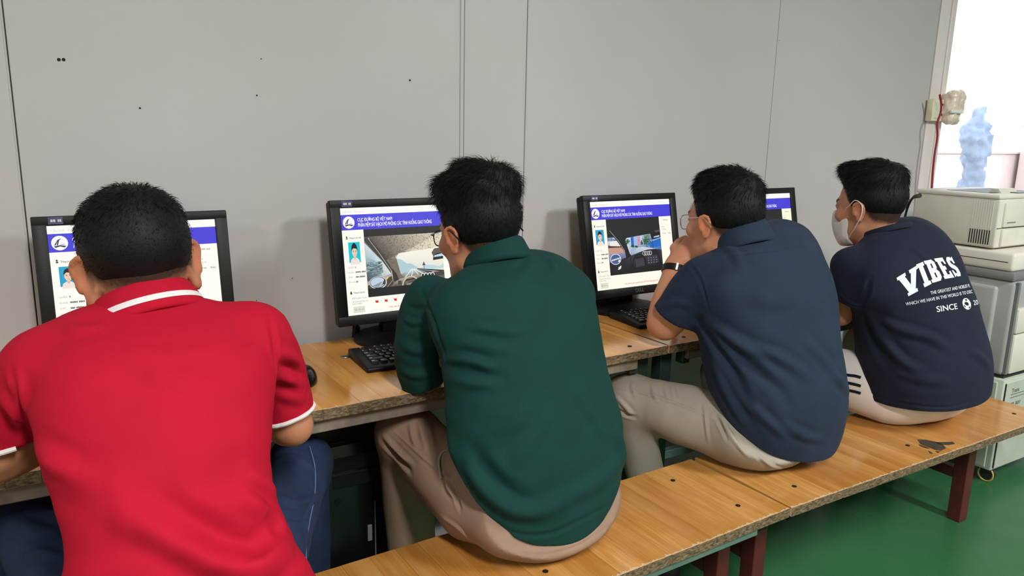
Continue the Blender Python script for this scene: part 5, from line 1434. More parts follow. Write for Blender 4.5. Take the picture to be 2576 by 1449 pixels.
def glasses(H, parent, org, mat, lens_h=0.017, frame_r=0.0011, lens=True, halfrim=False):
    g = BM(); o = np.array(org); y = 0.106
    for x in (-1, 1):
        pts = [H.w(x * (0.033 + 0.024 * math.copysign(abs(math.cos(t)) ** 0.6, math.cos(t))), y - 0.006 * max(0, math.cos(t)) * 1.0, -0.002 + lens_h * math.copysign(abs(math.sin(t)) ** 0.7, math.sin(t))) - o for t in np.linspace(0, 2 * math.pi, 33)[:-1]]
        g.tube(pts, frame_r * H.s, 6, True)
        g.tube([H.w(x * 0.057, y - 0.007, 0.006) - o, H.w(x * 0.066, y - 0.012, 0.008) - o, H.w(x * 0.074, y - 0.03, 0.009) - o, H.w(x * 0.083, 0.0, 0.012) - o, H.w(x * 0.085, -0.02, 0.008) - o, H.w(x * 0.083, -0.045, -0.012) - o], np.array((1.3, 1.3, 1.0, 1.1, 1.4, 1.5)) * frame_r, 6)
    g.tube([H.w(-0.009, y, 0.004) - o, H.w(0, y + 0.003, 0.007) - o, H.w(0.009, y, 0.004) - o], frame_r, 6)
    fo = g.done('glasses', M[mat], parent, smooth=True)
    for x in (-1, 1):
        pts = [H.w(x * (0.033 + 0.0235 * math.copysign(abs(math.cos(t)) ** 0.6, math.cos(t))), y - 0.003, -0.002 + (lens_h - 0.0005) * math.copysign(abs(math.sin(t)) ** 0.7, math.sin(t))) - o for t in np.linspace(0, 2 * math.pi, 25)[:-1]]
        back = [p + H.R @ np.array((0, -0.0015, 0)) for p in pts]
        n = len(pts)
        me = mesh_from(pts + back, [tuple(range(n)), tuple(range(2 * n - 1, n - 1, -1))] + [(i, i + n, (i + 1) % n + n, (i + 1) % n) for i in range(n)], 'lens')
        link('lens', me, M['lens'], fo)
    return fo
ZL_STD = [0.075, 0.070, 0.045, 0.000, 0.012, -0.012, -0.045, -0.062]
def person(org, label):
    return empty('person', org, 0, label, 'person', None)
def arm_r(r0, r1, r2): return (r0, r0 * 0.96, r1, r1 * 0.92, r2)
# ---------------------------------------------------------------- red polo shirt
def red_man():
    org = (0.12, 1.20, 0.0)
    r = person(org, 'man in a red polo shirt with white trim seen from behind at the left')
    H = Head(P(350, 672, 1.235), 4, 16, -5.5, 1.06, 42, 1.02)
    zl = [0.078, 0.072, 0.050, 0.005, 0.015, 0.000, -0.020, -0.042]
    rows = [((128, 1640), (775, 1640), 1.16), ((128, 1560), (775, 1560), 1.12), ((140, 1450), (748, 1440), 1.085), ((158, 1345), (698, 1300), 1.08), ((130, 1235), (684, 1185), 1.09), ((92, 1130), (686, 1080), 1.11), ((70, 1010), (690, 960), 1.14, 0.56),
            ((60, 955), (684, 872), 1.18, 0.5), ((88, 912), (658, 812), 1.205, 0.45), ((178, 876), (582, 792), 1.22, 0.46), ((262, 858), (496, 796), 1.225, 0.6)]
    sp = stations(rows, 0.0, 0.62)
    # skin
    rs, re_, rw = P(642, 852, 1.27), P(731, 1074, 1.365), np.array((0.235, 1.50, 0.765))
    ls, le, lw = P(102, 938, 1.12), P(-5, 1150, 1.15), np.array((0.00, 1.47, 0.765))
    body_mesh(H, (-0.45, 0.85, 0.40), (0.62, 1.80, 1.40), sp,
              [([rs, P(684, 905, 1.30), P(716, 985, 1.335), P(727, 1046, 1.352), re_, (re_ + rw) / 2 + (0.01, 0, 0.004), rw], (0.044, 0.038, 0.036, 0.036, 0.037, 0.036, 0.026)), ([ls, P(38, 996, 1.13), P(20, 1070, 1.14), le, (le + lw) / 2 + (0, 0, 0.004), lw], (0.046, 0.043, 0.040, 0.039, 0.036, 0.026))],
              [(rw, (-0.1, 0.9, -0.05), (0, 0, 1), -1, 0.5), (lw, (0.5, 0.8, -0.05), (0, 0, 1), 1, 0.5)], (0.052, 0.053, 0.060), zl, SKIN, 0.022, r, org)
    # polo shirt
    F = Field((-0.45, 0.82, 0.40), (0.58, 1.75, 1.20), 0.0068)
    c, a, b, u = sp
    s, d = F.segs(c, a, b, u, cap=0.012); F.union(s, d, 0.0)
    F.tube([rs, P(684, 905, 1.30), P(716, 985, 1.335), P(727, 1046, 1.35)], (0.060, 0.050, 0.046, 0.045), 0.035, n=14, flat1=True, flat1n=P(742, 1052, 1.35) - P(716, 985, 1.335))
    F.tube([ls, P(40, 998, 1.13), P(18, 1060, 1.14), P(22, 1118, 1.15)], (0.055, 0.056, 0.056, 0.055), 0.035, n=14, flat1=True, flat1n=P(30, 1140, 1.15) - P(4, 1060, 1.14))
    # spare cloth bunched on the bench
    F.tube([P(640, 1470, 1.06), P(715, 1440, 1.10), P(740, 1500, 1.15)], (0.03, 0.028, 0.04), 0.03, n=8)
    plane_cut(F, (0, 0, 0.445), (0, 0, 1))
    me = subdiv(F.mesh('polo_shirt'), 1); relax(me, 1)
    bv = bvh_of(me)
    fold(me, bv, [([(330, 1300), (430, 1345), (540, 1405), (640, 1425), (700, 1380), (712, 1340)], 0.012, 0.020), ([(380, 1270), (500, 1330), (600, 1370), (680, 1350)], -0.008, 0.022), ([(600, 1240), (650, 1275), (697, 1330)], 0.006, 0.014),
                  ([(620, 1190), (670, 1220), (695, 1250)], 0.005, 0.012), ([(660, 1295), (690, 1320), (705, 1350)], -0.006, 0.012), ([(85, 1120), (130, 1160), (200, 1190)], 0.006, 0.014), ([(105, 1160), (160, 1200), (260, 1215)], 0.004, 0.02), ([(80, 1100), (150, 1115), (230, 1105)], -0.004, 0.018),
                  ([(690, 1040), (640, 1020), (560, 1010)], 0.004, 0.018), ([(688, 1062), (640, 1060), (580, 1075)], -0.004, 0.016), ([(360, 935), (430, 955), (520, 940)], 0.0035, 0.015), ([(300, 880), (420, 900), (560, 870)], 0.0025, 0.02),
                  ([(700, 880), (730, 900), (748, 930)], 0.006, 0.012), ([(700, 940), (735, 955), (765, 975)], 0.007, 0.012), ([(702, 990), (740, 1000), (772, 1005)], 0.004, 0.012), ([(705, 915), (740, 935), (760, 955)], -0.006, 0.010),
                  ([(0, 990), (30, 1030), (75, 1075)], 0.007, 0.014), ([(0, 1020), (35, 1070), (80, 1100)], -0.006, 0.012), ([(20, 945), (50, 990), (78, 1050)], 0.004, 0.014), ([(690, 1010), (691, 940), (688, 860), (679, 790)], -0.0035, 0.006), ([(28, 925), (52, 1010), (82, 1110)], -0.0035, 0.006),
                  ([(300, 770), (380, 762), (470, 752)], -0.0025, 0.005), ([(160, 822), (200, 830), (260, 822)], 0.004, 0.012), ([(420, 1130), (500, 1140), (600, 1120)], 0.003, 0.03), ([(250, 1230), (330, 1290), (420, 1310)], 0.004, 0.03)])
    crumple(me, 0.0035, 6.0, (1, 1, 1.6), 3.0); crumple(me, 0.0014, 17.0, (1, 1, 1.8), 5.0)
    sh = link('polo_shirt', shift(me, org), M['red'], r, 'red knitted polo shirt', smooth=True)
    # sleeve bands
    hem_ring(bv, P(727, 1046, 1.35), P(742, 1052, 1.35) - P(716, 985, 1.335), 0.048, 'sleeve_band', M['white_rib'], sh, org, label='white sleeve band')
    hem_ring(bv, P(22, 1118, 1.15), P(30, 1140, 1.15) - P(4, 1060, 1.14), 0.058, 'sleeve_band', M['white_rib'], sh, org, label='white sleeve band')
    # collar
    cc = P(376, 792, 1.212); ax = _unit((-0.16, 0.46, 0.87))
    cl = collar('collar', cc, ax, (0, 1, 0), 0.070, 0.066, [(0.002, -0.016), (-0.004, 0.036), (-0.001, 0.040), (0.004, 0.036), (0.016, 0.004), (0.0145, -0.014)], M['red'], r, org, gap=0.45)
    collar('collar_band', cc, ax, (0, 1, 0), 0.070, 0.066, [(0.0105, 0.0115), (0.0125, 0.0125), (0.0170, 0.0012), (0.0150, -0.0005)], M['white_rib'], cl, org, gap=0.45, label='white collar edge')
    hair(H, zl, 0, r, org, top=0.0115, side=0.0045, lump=0.06, nst=9000, length=0.011, lift=1.1, seed=4, flow=(0, 0.6, 0.2), curl=0.25, thick=0.00030, fade=0.055)
    # jeans
    hips = [np.array((0.20, 1.20, 0.50)), np.array((0.02, 1.22, 0.50))]; kn = [P(755, 1172, 1.66), P(70, 1315, 1.42)]
    an = [np.array((kn[0][0] + 0.01, kn[0][1] + 0.02, 0.07)), np.array((kn[1][0], kn[1][1] + 0.04, 0.07))]
    F = legs_field((-0.30, 0.98, 0.05), (0.60, 1.85, 0.72), (0.11, 1.16, 0.51), hips, kn, an, [(0.085, 0.078, 0.064, 0.058, 0.052)] * 2, 0.421, 1.36, pelvis=(0.17, 0.12, 0.115))
    me = subdiv(F.mesh('jeans'), 1); bv = bvh_of(me)
    fold(me, bv, [([(690, 1160), (740, 1150), (800, 1190)], 0.004, 0.010), ([(700, 1250), (750, 1265), (805, 1250)], 0.005, 0.009), ([(700, 1300), (755, 1300), (812, 1290)], -0.004, 0.008), ([(770, 1130), (785, 1240), (770, 1340), (765, 1440)], 0.003, 0.004), ([(20, 1300), (80, 1330), (150, 1340)], 0.005, 0.012), ([(60, 1400), (110, 1390), (150, 1400)], 0.004, 0.008)])
    crumple(me, 0.005, 16.0, (1, 1, 0.7), 1.0)
    jo = link('jeans', shift(me, org), M['jeans'], r, 'dark blue denim jeans', smooth=True)
    strip_on(bv, [(778, 1125), (790, 1180), (788, 1250), (774, 1320), (766, 1380), (768, 1440)], 0.0022, 'seam', M['stitch'], jo, 0.0045, org=org)
    for q in an: shoe(q + (0, 0.02, 0), (0, 1), r, org)
red_man()
# ---------------------------------------------------------------- green shirt
def green_man():
    org = (0.80, 1.25, 0.0)
    r = person(org, 'man in a dark green sweatshirt and khaki trousers wearing glasses')
    H = Head(P(1206, 582, 1.70), 5, 12, -3, 1.05, 20)
    zl = [0.080, 0.074, 0.046, 0.002, 0.012, -0.010, -0.048, -0.068]
    rows = [((1262, 1420), (1530, 1360), 1.665, 0.66), ((1212, 1345), (1545, 1300), 1.655, 0.68), ((1168, 1230), (1563, 1235), 1.65, 0.68), ((1135, 1140), (1572, 1150), 1.645), ((1119, 1060), (1552, 1060), 1.64), ((1119, 960), (1530, 960), 1.64), ((1108, 870), (1512, 865), 1.645), ((1080, 795), (1500, 795), 1.66, 0.56),
            ((1072, 756), (1476, 746), 1.67, 0.48), ((1102, 728), (1424, 708), 1.675, 0.44), ((1158, 708), (1362, 692), 1.68, 0.5), ((1192, 690), (1322, 674), 1.685, 0.7)]
    sp = stations(rows, 0.05, 0.64)
    ls, le, lw = P(1085, 755, 1.665), P(1066, 950, 1.735), np.array((0.80, 1.72, 0.77))
    rs, re_, rw = P(1428, 745, 1.78), np.array((1.03, 1.585, 0.772)), np.array((0.90, 1.75, 0.768))
    body_mesh(H, (0.50, 1.0, 0.42), (1.25, 1.95, 1.36), sp,
              [([ls, (ls + le) / 2, le, (le + lw) / 2, lw], (0.05, 0.045, 0.041, 0.037, 0.026)), ([rs, (rs + re_) / 2, re_, (re_ + rw) / 2, rw], (0.05, 0.045, 0.041, 0.037, 0.026))],
              [(lw, (0.7, 0.6, -0.05), (0, 0, 1), 1, 0.5), (rw, (-0.5, 0.8, -0.05), (0, 0, 1), -1, 0.5)], (0.056, 0.056, 0.064), zl, SKIN * 1.10, 0.012, r, org)
    F = Field((0.52, 0.98, 0.40), (1.22, 1.80, 1.16), 0.0068)
    c, a, b, u = sp
    s, d = F.segs(c, a, b, u, cap=0.012); F.union(s, d, 0.0)
    pl = hem_plane(F, ((1165, 1208), (1330, 1370), (1522, 1288))); SF_ = F
    F.tube([ls, P(1060, 815, 1.675), P(1051, 895, 1.70), P(1063, 955, 1.72), P(1068, 974, 1.725)], (0.056, 0.056, 0.055, 0.050, 0.046), 0.03, n=14, flat1=True)
    F.tube([rs, (rs * 0.6 + re_ * 0.4), (rs * 0.25 + re_ * 0.75), re_ - (0, 0, 0.0)], (0.058, 0.055, 0.050, 0.046), 0.03, n=12, flat1=True)
    me = subdiv(F.mesh('sweatshirt'), 1); relax(me, 1); bv = bvh_of(me)
    fold(me, bv, [([(1150, 1120), (1200, 1200), (1270, 1270), (1340, 1290), (1420, 1275)], 0.010, 0.018), ([(1190, 1140), (1240, 1210), (1300, 1250)], -0.007, 0.018), ([(1330, 1270), (1420, 1255), (1500, 1215), (1565, 1160)], 0.005, 0.018), ([(1440, 960), (1490, 1040), (1540, 1110)], 0.004, 0.016), ([(1330, 1010), (1290, 1070), (1240, 1100)], 0.003, 0.018),
                  ([(1390, 1040), (1330, 1110), (1290, 1180)], 0.003, 0.018), ([(1120, 905), (1180, 905), (1240, 930)], 0.005, 0.010), ([(1125, 925), (1190, 940), (1260, 950)], -0.005, 0.012), ([(1150, 862), (1210, 870), (1290, 880)], 0.004, 0.012), ([(1190, 820), (1250, 832), (1330, 836)], 0.003, 0.010), ([(1140, 960), (1200, 965), (1240, 960)], 0.003, 0.012),
                  ([(1060, 730), (1085, 790), (1105, 850), (1125, 910)], -0.003, 0.006), ([(1005, 860), (1040, 880), (1080, 880)], 0.004, 0.012), ([(1015, 800), (1040, 812), (1060, 806)], 0.005, 0.008), ([(1025, 770), (1050, 778), (1075, 770)], -0.004, 0.008), ([(1003, 930), (1040, 945), (1090, 940)], 0.004, 0.010),
                  ([(1375, 650), (1390, 664), (1400, 690)], 0.006, 0.010), ([(1345, 648), (1330, 680), (1300, 700)], 0.004, 0.014), ([(1230, 690), (1290, 712), (1350, 712)], 0.003, 0.014), ([(1200, 1290), (1290, 1340), (1380, 1345), (1460, 1310), (1530, 1270)], -0.002, 0.006), ([(1545, 1060), (1560, 1110), (1570, 1150)], 0.006, 0.018), ([(1125, 1090), (1145, 1150), (1165, 1205)], 0.004, 0.015)])
    crumple(me, 0.0042, 6.5, (1, 1, 1.4), 5.0); crumple(me, 0.0022, 17.0, (0.7, 0.7, 1.6), 8.0)
    clip_hem(me, pl, 1.42)
    sh = link('sweatshirt', shift(me, org), M['greenc'], r, 'dark green sweatshirt', smooth=True)
    cc = (P(1196, 640, 1.685) + P(1318, 622, 1.685)) / 2
    cc = P(1246, 640, 1.69); ax = _unit((0.0, 0.42, 0.9))
    collar('neckband', cc, ax, (0, 1, 0), 0.0635, 0.066, [(0.003, -0.03), (-0.001, 0.022), (0.002, 0.026), (0.0065, 0.022), (0.012, -0.002), (0.022, -0.022), (0.012, -0.034)], M['greenc'], sh, org, label='ribbed green neckband')
    hair(H, zl, 0, r, org, top=0.038, side=0.007, front=0.0, lump=0.14, lscale=46, nst=8000, length=0.030, lift=0.62, seed=8, flow=(-0.2, 0.5, 0.1), curl=0.65, fade=0.040)
    glasses(H, r, org, 'blackg', 0.017, 0.0013)
    hips = [P(1180, 1240, 1.72), P(1470, 1260, 1.78)]; kn = [P(1022, 1090, 1.83), np.array((1.02, 1.62, 0.53))]
    hips[0] = np.array((0.725, 1.335, 0.505)); hips[1] = np.array((0.91, 1.335, 0.505))
    an = [P(1040, 1420, 1.93), np.array((1.02, 1.66, 0.08))]; an[0][2] = 0.08; an[0][:2] = (kn[0][0] + 0.025, kn[0][1] + 0.01)
    F = legs_field((0.50, 1.02, 0.05), (1.20, 1.85, 0.74), (0.846, 1.238, 0.510), hips, kn, an, [(0.088, 0.082, 0.070, 0.062, 0.054)] * 2, 0.421, 1.40, pelvis=(0.184, 0.130, 0.106), yaw=0.05, shirt=SF_, hem=pl)
    me = subdiv(F.mesh('trousers'), 1); bv = bvh_of(me)
    fold(me, bv, [([(960, 1110), (1000, 1150), (1035, 1190)], -0.006, 0.007), ([(965, 1095), (1005, 1140), (1040, 1170)], 0.005, 0.006), ([(985, 1080), (1040, 1130), (1100, 1180), (1150, 1215)], 0.0022, 0.0035), ([(1105, 1140), (1106, 1170), (1114, 1205)], -0.006, 0.004), ([(1120, 1190), (1128, 1230), (1145, 1250)], 0.005, 0.006), ([(1140, 1210), (1148, 1250), (1158, 1285)], -0.006, 0.005),
                  ([(1110, 1300), (1160, 1335), (1200, 1380), (1250, 1405)], 0.003, 0.005), ([(1030, 1060), (1035, 1095), (1045, 1125)], 0.003, 0.006), ([(1055, 1055), (1062, 1095), (1075, 1130)], 0.003, 0.006), ([(1080, 1060), (1085, 1100), (1095, 1140)], 0.003, 0.007), ([(1300, 1385), (1380, 1385), (1460, 1360), (1525, 1315)], 0.002, 0.004)])
    crumple(me, 0.004, 15.0, (1, 1, 0.7), 2.0)
    tr = link('trousers', shift(me, org), M['khaki'], r, 'khaki trousers', smooth=True)
    strip_on(bv, [(1124, 1132), (1112, 1138), (1104, 1155), (1104, 1178), (1110, 1205)], 0.006, 'pocket_edge', M['greyp'], tr, 0.002, org=org)
    for q in an: shoe(q + (0, 0.02, 0), (0, 1), r, org)
green_man()
# ---------------------------------------------------------------- navy shirt
def navy_man():
    org = (1.60, 1.28, 0.0)
    r = person(org, 'man in a navy short sleeved shirt with a watch leaning on his elbow')
    H = Head(P(1822, 556, 2.04), -2, 6, 0, 1.06, 18)
    zl = [0.086, 0.078, 0.050, -0.002, 0.016, -0.002, -0.036, -0.052]
    rows = [((1985, 1200), (2085, 1170), 2.14, 0.8), ((1900, 1130), (2105, 1120), 2.12, 0.78), ((1835, 1062), (2131, 1050), 2.10), ((1797, 985), (2136, 985), 2.08), ((1772, 905), (2122, 915), 2.07), ((1757, 830), (2112, 830), 2.06), ((1746, 755), (2100, 755), 2.05, 0.66),
            ((1742, 706), (2084, 700), 2.045, 0.58), ((1748, 680), (2056, 662), 2.04, 0.5), ((1775, 662), (2008, 634), 2.04, 0.48), ((1822, 642), (1948, 620), 2.04, 0.66)]
    sp = stations(rows, 0.10, 0.74)
    ls, le, lw = P(1772, 712, 2.00), P(1668, 818, 2.085), P(1702, 668, 2.13)
    rs, re_, rw = P(2010, 690, 2.22), np.array((1.93, 1.60, 0.772)), np.array((1.78, 1.74, 0.768))
    hd = P(1752, 610, 2.14) - lw
    body_mesh(H, (1.25, 1.02, 0.42), (2.08, 1.92, 1.34), sp,
              [([ls, (ls + le) / 2, le, (le * 0.6 + lw * 0.4) + (-0.008, 0, 0), lw], (0.050, 0.049, 0.044, 0.041, 0.029)), ([rs, (rs + re_) / 2, re_, (re_ + rw) / 2, rw], (0.05, 0.046, 0.042, 0.038, 0.027))],
              [(lw, hd, (-0.6, -0.3, 0.5), -1, 1.3), (rw, (-0.5, 0.8, -0.05), (0, 0, 1), -1, 0.5)], (0.060, 0.060, 0.066), zl, SKIN * 1.34, 0.014, r, org)
    F = Field((1.26, 1.0, 0.40), (2.08, 1.80, 1.16), 0.0068)
    c, a, b, u = sp
    s, d = F.segs(c, a, b, u, cap=0.012); F.union(s, d, 0.0)
    pl = hem_plane(F, ((1828, 1050), (1985, 1160), (2072, 1158))); SF_ = F
    F.tube([ls, P(1738, 745, 2.02), P(1706, 783, 2.045), P(1694, 796, 2.055)], (0.072, 0.068, 0.062, 0.060), 0.03, n=12, flat1=True, flat1n=P(1680, 822, 2.06) - P(1730, 740, 2.02))
    F.tube([rs, rs * 0.55 + re_ * 0.45, rs * 0.35 + re_ * 0.65], (0.064, 0.062, 0.060), 0.03, n=8, flat1=True)
    me = subdiv(F.mesh('shirt'), 1); relax(me, 1); bv = bvh_of(me)
    fold(me, bv, [([(1757, 806), (1790, 860), (1840, 930), (1880, 1010)], -0.009, 0.014), ([(1775, 800), (1830, 850), (1900, 900), (1960, 960)], 0.006, 0.014), ([(1800, 820), (1880, 870), (1970, 905), (2050, 960)], 0.005, 0.014), ([(1810, 850), (1880, 910), (1960, 980), (1990, 1040)], -0.004, 0.016), ([(1790, 905), (1830, 985), (1870, 1060)], 0.007, 0.012), ([(1815, 940), (1850, 1010), (1900, 1080)], -0.005, 0.012),
                  ([(1880, 1010), (1930, 1060), (1980, 1100)], 0.005, 0.012), ([(2020, 850), (2070, 900), (2120, 960)], 0.004, 0.014), ([(1960, 1060), (2020, 1095), (2080, 1110)], 0.004, 0.012), ([(1820, 612), (1850, 640), (1870, 680)], 0.003, 0.012), ([(1725, 652), (1752, 690), (1770, 730), (1782, 780)], -0.003, 0.005),
                  ([(1740, 680), (1830, 648), (1930, 630), (2050, 616)], -0.002, 0.004), ([(2090, 940), (2120, 965), (2140, 985)], 0.006, 0.014), ([(1660, 775), (1700, 760), (1740, 770)], 0.003, 0.010), ([(1880, 740), (1940, 760), (2010, 750)], 0.0025, 0.02)])
    crumple(me, 0.0045, 8.0, (1, 1, 1.2), 7.0); crumple(me, 0.0024, 18.0, (1, 1, 0.8), 3.0)
    clip_hem(me, pl, 1.46)
    sh = link('shirt', shift(me, org), M['navyc'], r, 'navy short sleeved shirt', smooth=True)
    cc = (P(1822, 600, 2.04) + P(1945, 578, 2.04)) / 2
    cc = P(1866, 600, 2.012); ax = _unit((0.0, 0.46, 0.88))
    collar('collar', cc, ax, (0, 1, 0), 0.068, 0.071, [(0.001, -0.036), (-0.003, 0.028), (0.000, 0.032), (0.0045, 0.029), (0.013, -0.006), (0.016, -0.036)], M['navyc'], sh, org, gap=0.4, label='folded navy shirt collar')
    hair(H, zl, 0, r, org, top=0.024, side=0.006, front=0.012, lump=0.10, lscale=40, nst=7500, length=0.026, lift=0.46, seed=12, flow=(-0.1, 0.9, 0.0), curl=0.35, fade=0.045)
    glasses(H, r, org, 'steel', 0.019, 0.0010)
    # watch
    w0 = lw + _unit(le - lw) * 0.016; axw = _unit(le - lw); u_ = _unit(np.cross(axw, (0, 1, 0))); v_ = np.cross(axw, u_)
    q = BM(); V = []
    n = 40
    vs = []; o = np.array(org)
    for i in range(n):
        t = 2 * math.pi * i / n; dr = u_ * math.cos(t) + v_ * math.sin(t)
        for rr, hh in ((0.0350, -0.010), (0.0385, -0.009), (0.0385, 0.009), (0.0350, 0.010)): vs.append(w0 + dr * rr + axw * hh - o)
    fs = [(i * 4 + k, i * 4 + (k + 1) % 4, ((i + 1) % n) * 4 + (k + 1) % 4, ((i + 1) % n) * 4 + k) for i in range(n) for k in range(4)]
    wt = link('watch', mesh_from(vs, fs, 'watch'), M['blackp'], r, 'black wristwatch strap')
    tocam = _unit(CC - w0); tocam = _unit(tocam - axw * (tocam @ axw)); sd = np.cross(axw, tocam)
    q = BM(); Mx = Matrix.Identity(4)
    for k, ax_ in enumerate((sd, axw, tocam)):
        for j in range(3): Mx[j][k] = ax_[j]
    ctr = w0 + tocam * 0.0390 + sd * -0.002 - o
    for j in range(3): Mx[j][3] = ctr[j]
    q.box((-0.0035, -0.011, -0.002), (0.0035, 0.011, 0.003), 0.001, 1, Mx); q.done('buckle', M['steel'], wt, 'steel buckle')
    # trousers
    kn = [P(1578, 1000, 2.14), np.array((1.80, 1.64, 0.55))]; hips = [np.array((1.53, 1.365, 0.51)), np.array((1.71, 1.32, 0.515))]
    an = [P(1700, 1262, 2.17), np.array((1.82, 1.62, 0.08))]
    an[0] = np.array((kn[0][0] + 0.12, kn[0][1] - 0.06, 0.10))
    F = legs_field((1.22, 1.05, 0.05), (1.98, 1.86, 0.74), (1.62, 1.305, 0.52), hips, kn, an, [(0.088, 0.084, 0.064, 0.056, 0.050)] * 2, 0.421, 1.42, pelvis=(0.185, 0.135, 0.112), yaw=0.10, shirt=SF_, hem=pl)
    me = subdiv(F.mesh('trousers'), 1); bv = bvh_of(me)
    fold(me, bv, [([(1545, 975), (1600, 985), (1670, 1005), (1740, 1030), (1805, 1060)], 0.0022, 0.0035), ([(1540, 1020), (1570, 1040), (1600, 1050)], -0.005, 0.006), ([(1550, 1000), (1575, 1025), (1592, 1045)], 0.005, 0.006), ([(1771, 1000), (1775, 1060), (1780, 1110)], 0.004, 0.005), ([(1800, 1045), (1815, 1075), (1830, 1110)], -0.005, 0.005), ([(1820, 1060), (1850, 1110), (1880, 1150)], 0.004, 0.006),
                  ([(1690, 955), (1694, 985), (1700, 1010)], 0.004, 0.008), ([(1640, 960), (1645, 990), (1655, 1010)], 0.003, 0.006), ([(1665, 958), (1668, 990), (1675, 1010)], -0.003, 0.005), ([(1900, 1135), (1930, 1165), (1965, 1180)], 0.004, 0.005), ([(1590, 960), (1592, 980), (1600, 1000)], 0.003, 0.006)])
    crumple(me, 0.004, 15.0, (1, 1, 0.7), 4.0)
    link('trousers', shift(me, org), M['greyp'], r, 'light grey trousers', smooth=True)
    for q in an: shoe(q + (0, 0.02, 0), (0.1, 1), r, org)
navy_man()
# ---------------------------------------------------------------- black T-shirt
LETTERS = {
 'V': [[(0, 1), (0.42, 1), (0.42, 0.86), (0.36, 0.86), (0.52, 0.40), (0.66, 0.86), (0.60, 0.86), (0.60, 1), (1, 1), (1, 0.86), (0.93, 0.86), (0.68, 0.14), (0.76, 0.14), (0.76, 0), (0.26, 0), (0.26, 0.14), (0.34, 0.14), (0.07, 0.86), (0, 0.86)]],
 'I': [[(0, 1), (0.62, 1), (0.62, 0.84), (0.50, 0.84), (0.50, 0.16), (0.62, 0.16), (0.62, 0), (0, 0), (0, 0.16), (0.12, 0.16), (0.12, 0.84), (0, 0.84)]],
 'B': [[(0, 1), (0.70, 1), (0.90, 0.86), (0.90, 0.62), (0.80, 0.52), (0.94, 0.40), (0.94, 0.14), (0.74, 0), (0, 0), (0, 0.15), (0.12, 0.15), (0.12, 0.85), (0, 0.85)]],
 'E': [[(0, 1), (0.86, 1), (0.86, 0.68), (0.72, 0.68), (0.66, 0.82), (0.46, 0.82), (0.46, 0.60), (0.66, 0.60), (0.66, 0.42), (0.46, 0.42), (0.46, 0.18), (0.68, 0.18), (0.74, 0.33), (0.88, 0.33), (0.88, 0), (0, 0), (0, 0.15), (0.12, 0.15), (0.12, 0.85), (0, 0.85)]],
 'S': [[(0.24, 1), (0.60, 1), (0.68, 0.93), (0.80, 1), (0.86, 1), (0.86, 0.66), (0.68, 0.66), (0.60, 0.80), (0.42, 0.82), (0.38, 0.72), (0.44, 0.66), (0.74, 0.54), (0.90, 0.42), (0.92, 0.16), (0.76, 0), (0.34, 0), (0.24, 0.07), (0.12, 0), (0.04, 0), (0.04, 0.34), (0.20, 0.34), (0.30, 0.18), (0.50, 0.17), (0.54, 0.28), (0.46, 0.36), (0.16, 0.47), (0.02, 0.60), (0.02, 0.84)]]}
def tess(poly, holes=(), step=0.06):
    "triangulated fine flat mesh of a polygon"
    b = bmesh.new()
    f = b.faces.new([b.verts.new((x, y, 0)) for x, y in poly])
    bmesh.ops.triangulate(b, faces=[f])
    for _ in range(2): bmesh.ops.subdivide_edges(b, edges=[e for e in b.edges if e.calc_length() > step], cuts=1, use_grid_fill=False); bmesh.ops.triangulate(b, faces=b.faces[:])
    V = np.array([v.co[:2] for v in b.verts]); b.verts.index_update()
    T = [tuple(v.index for v in f.verts) for f in b.faces]; b.free()
    return V, T
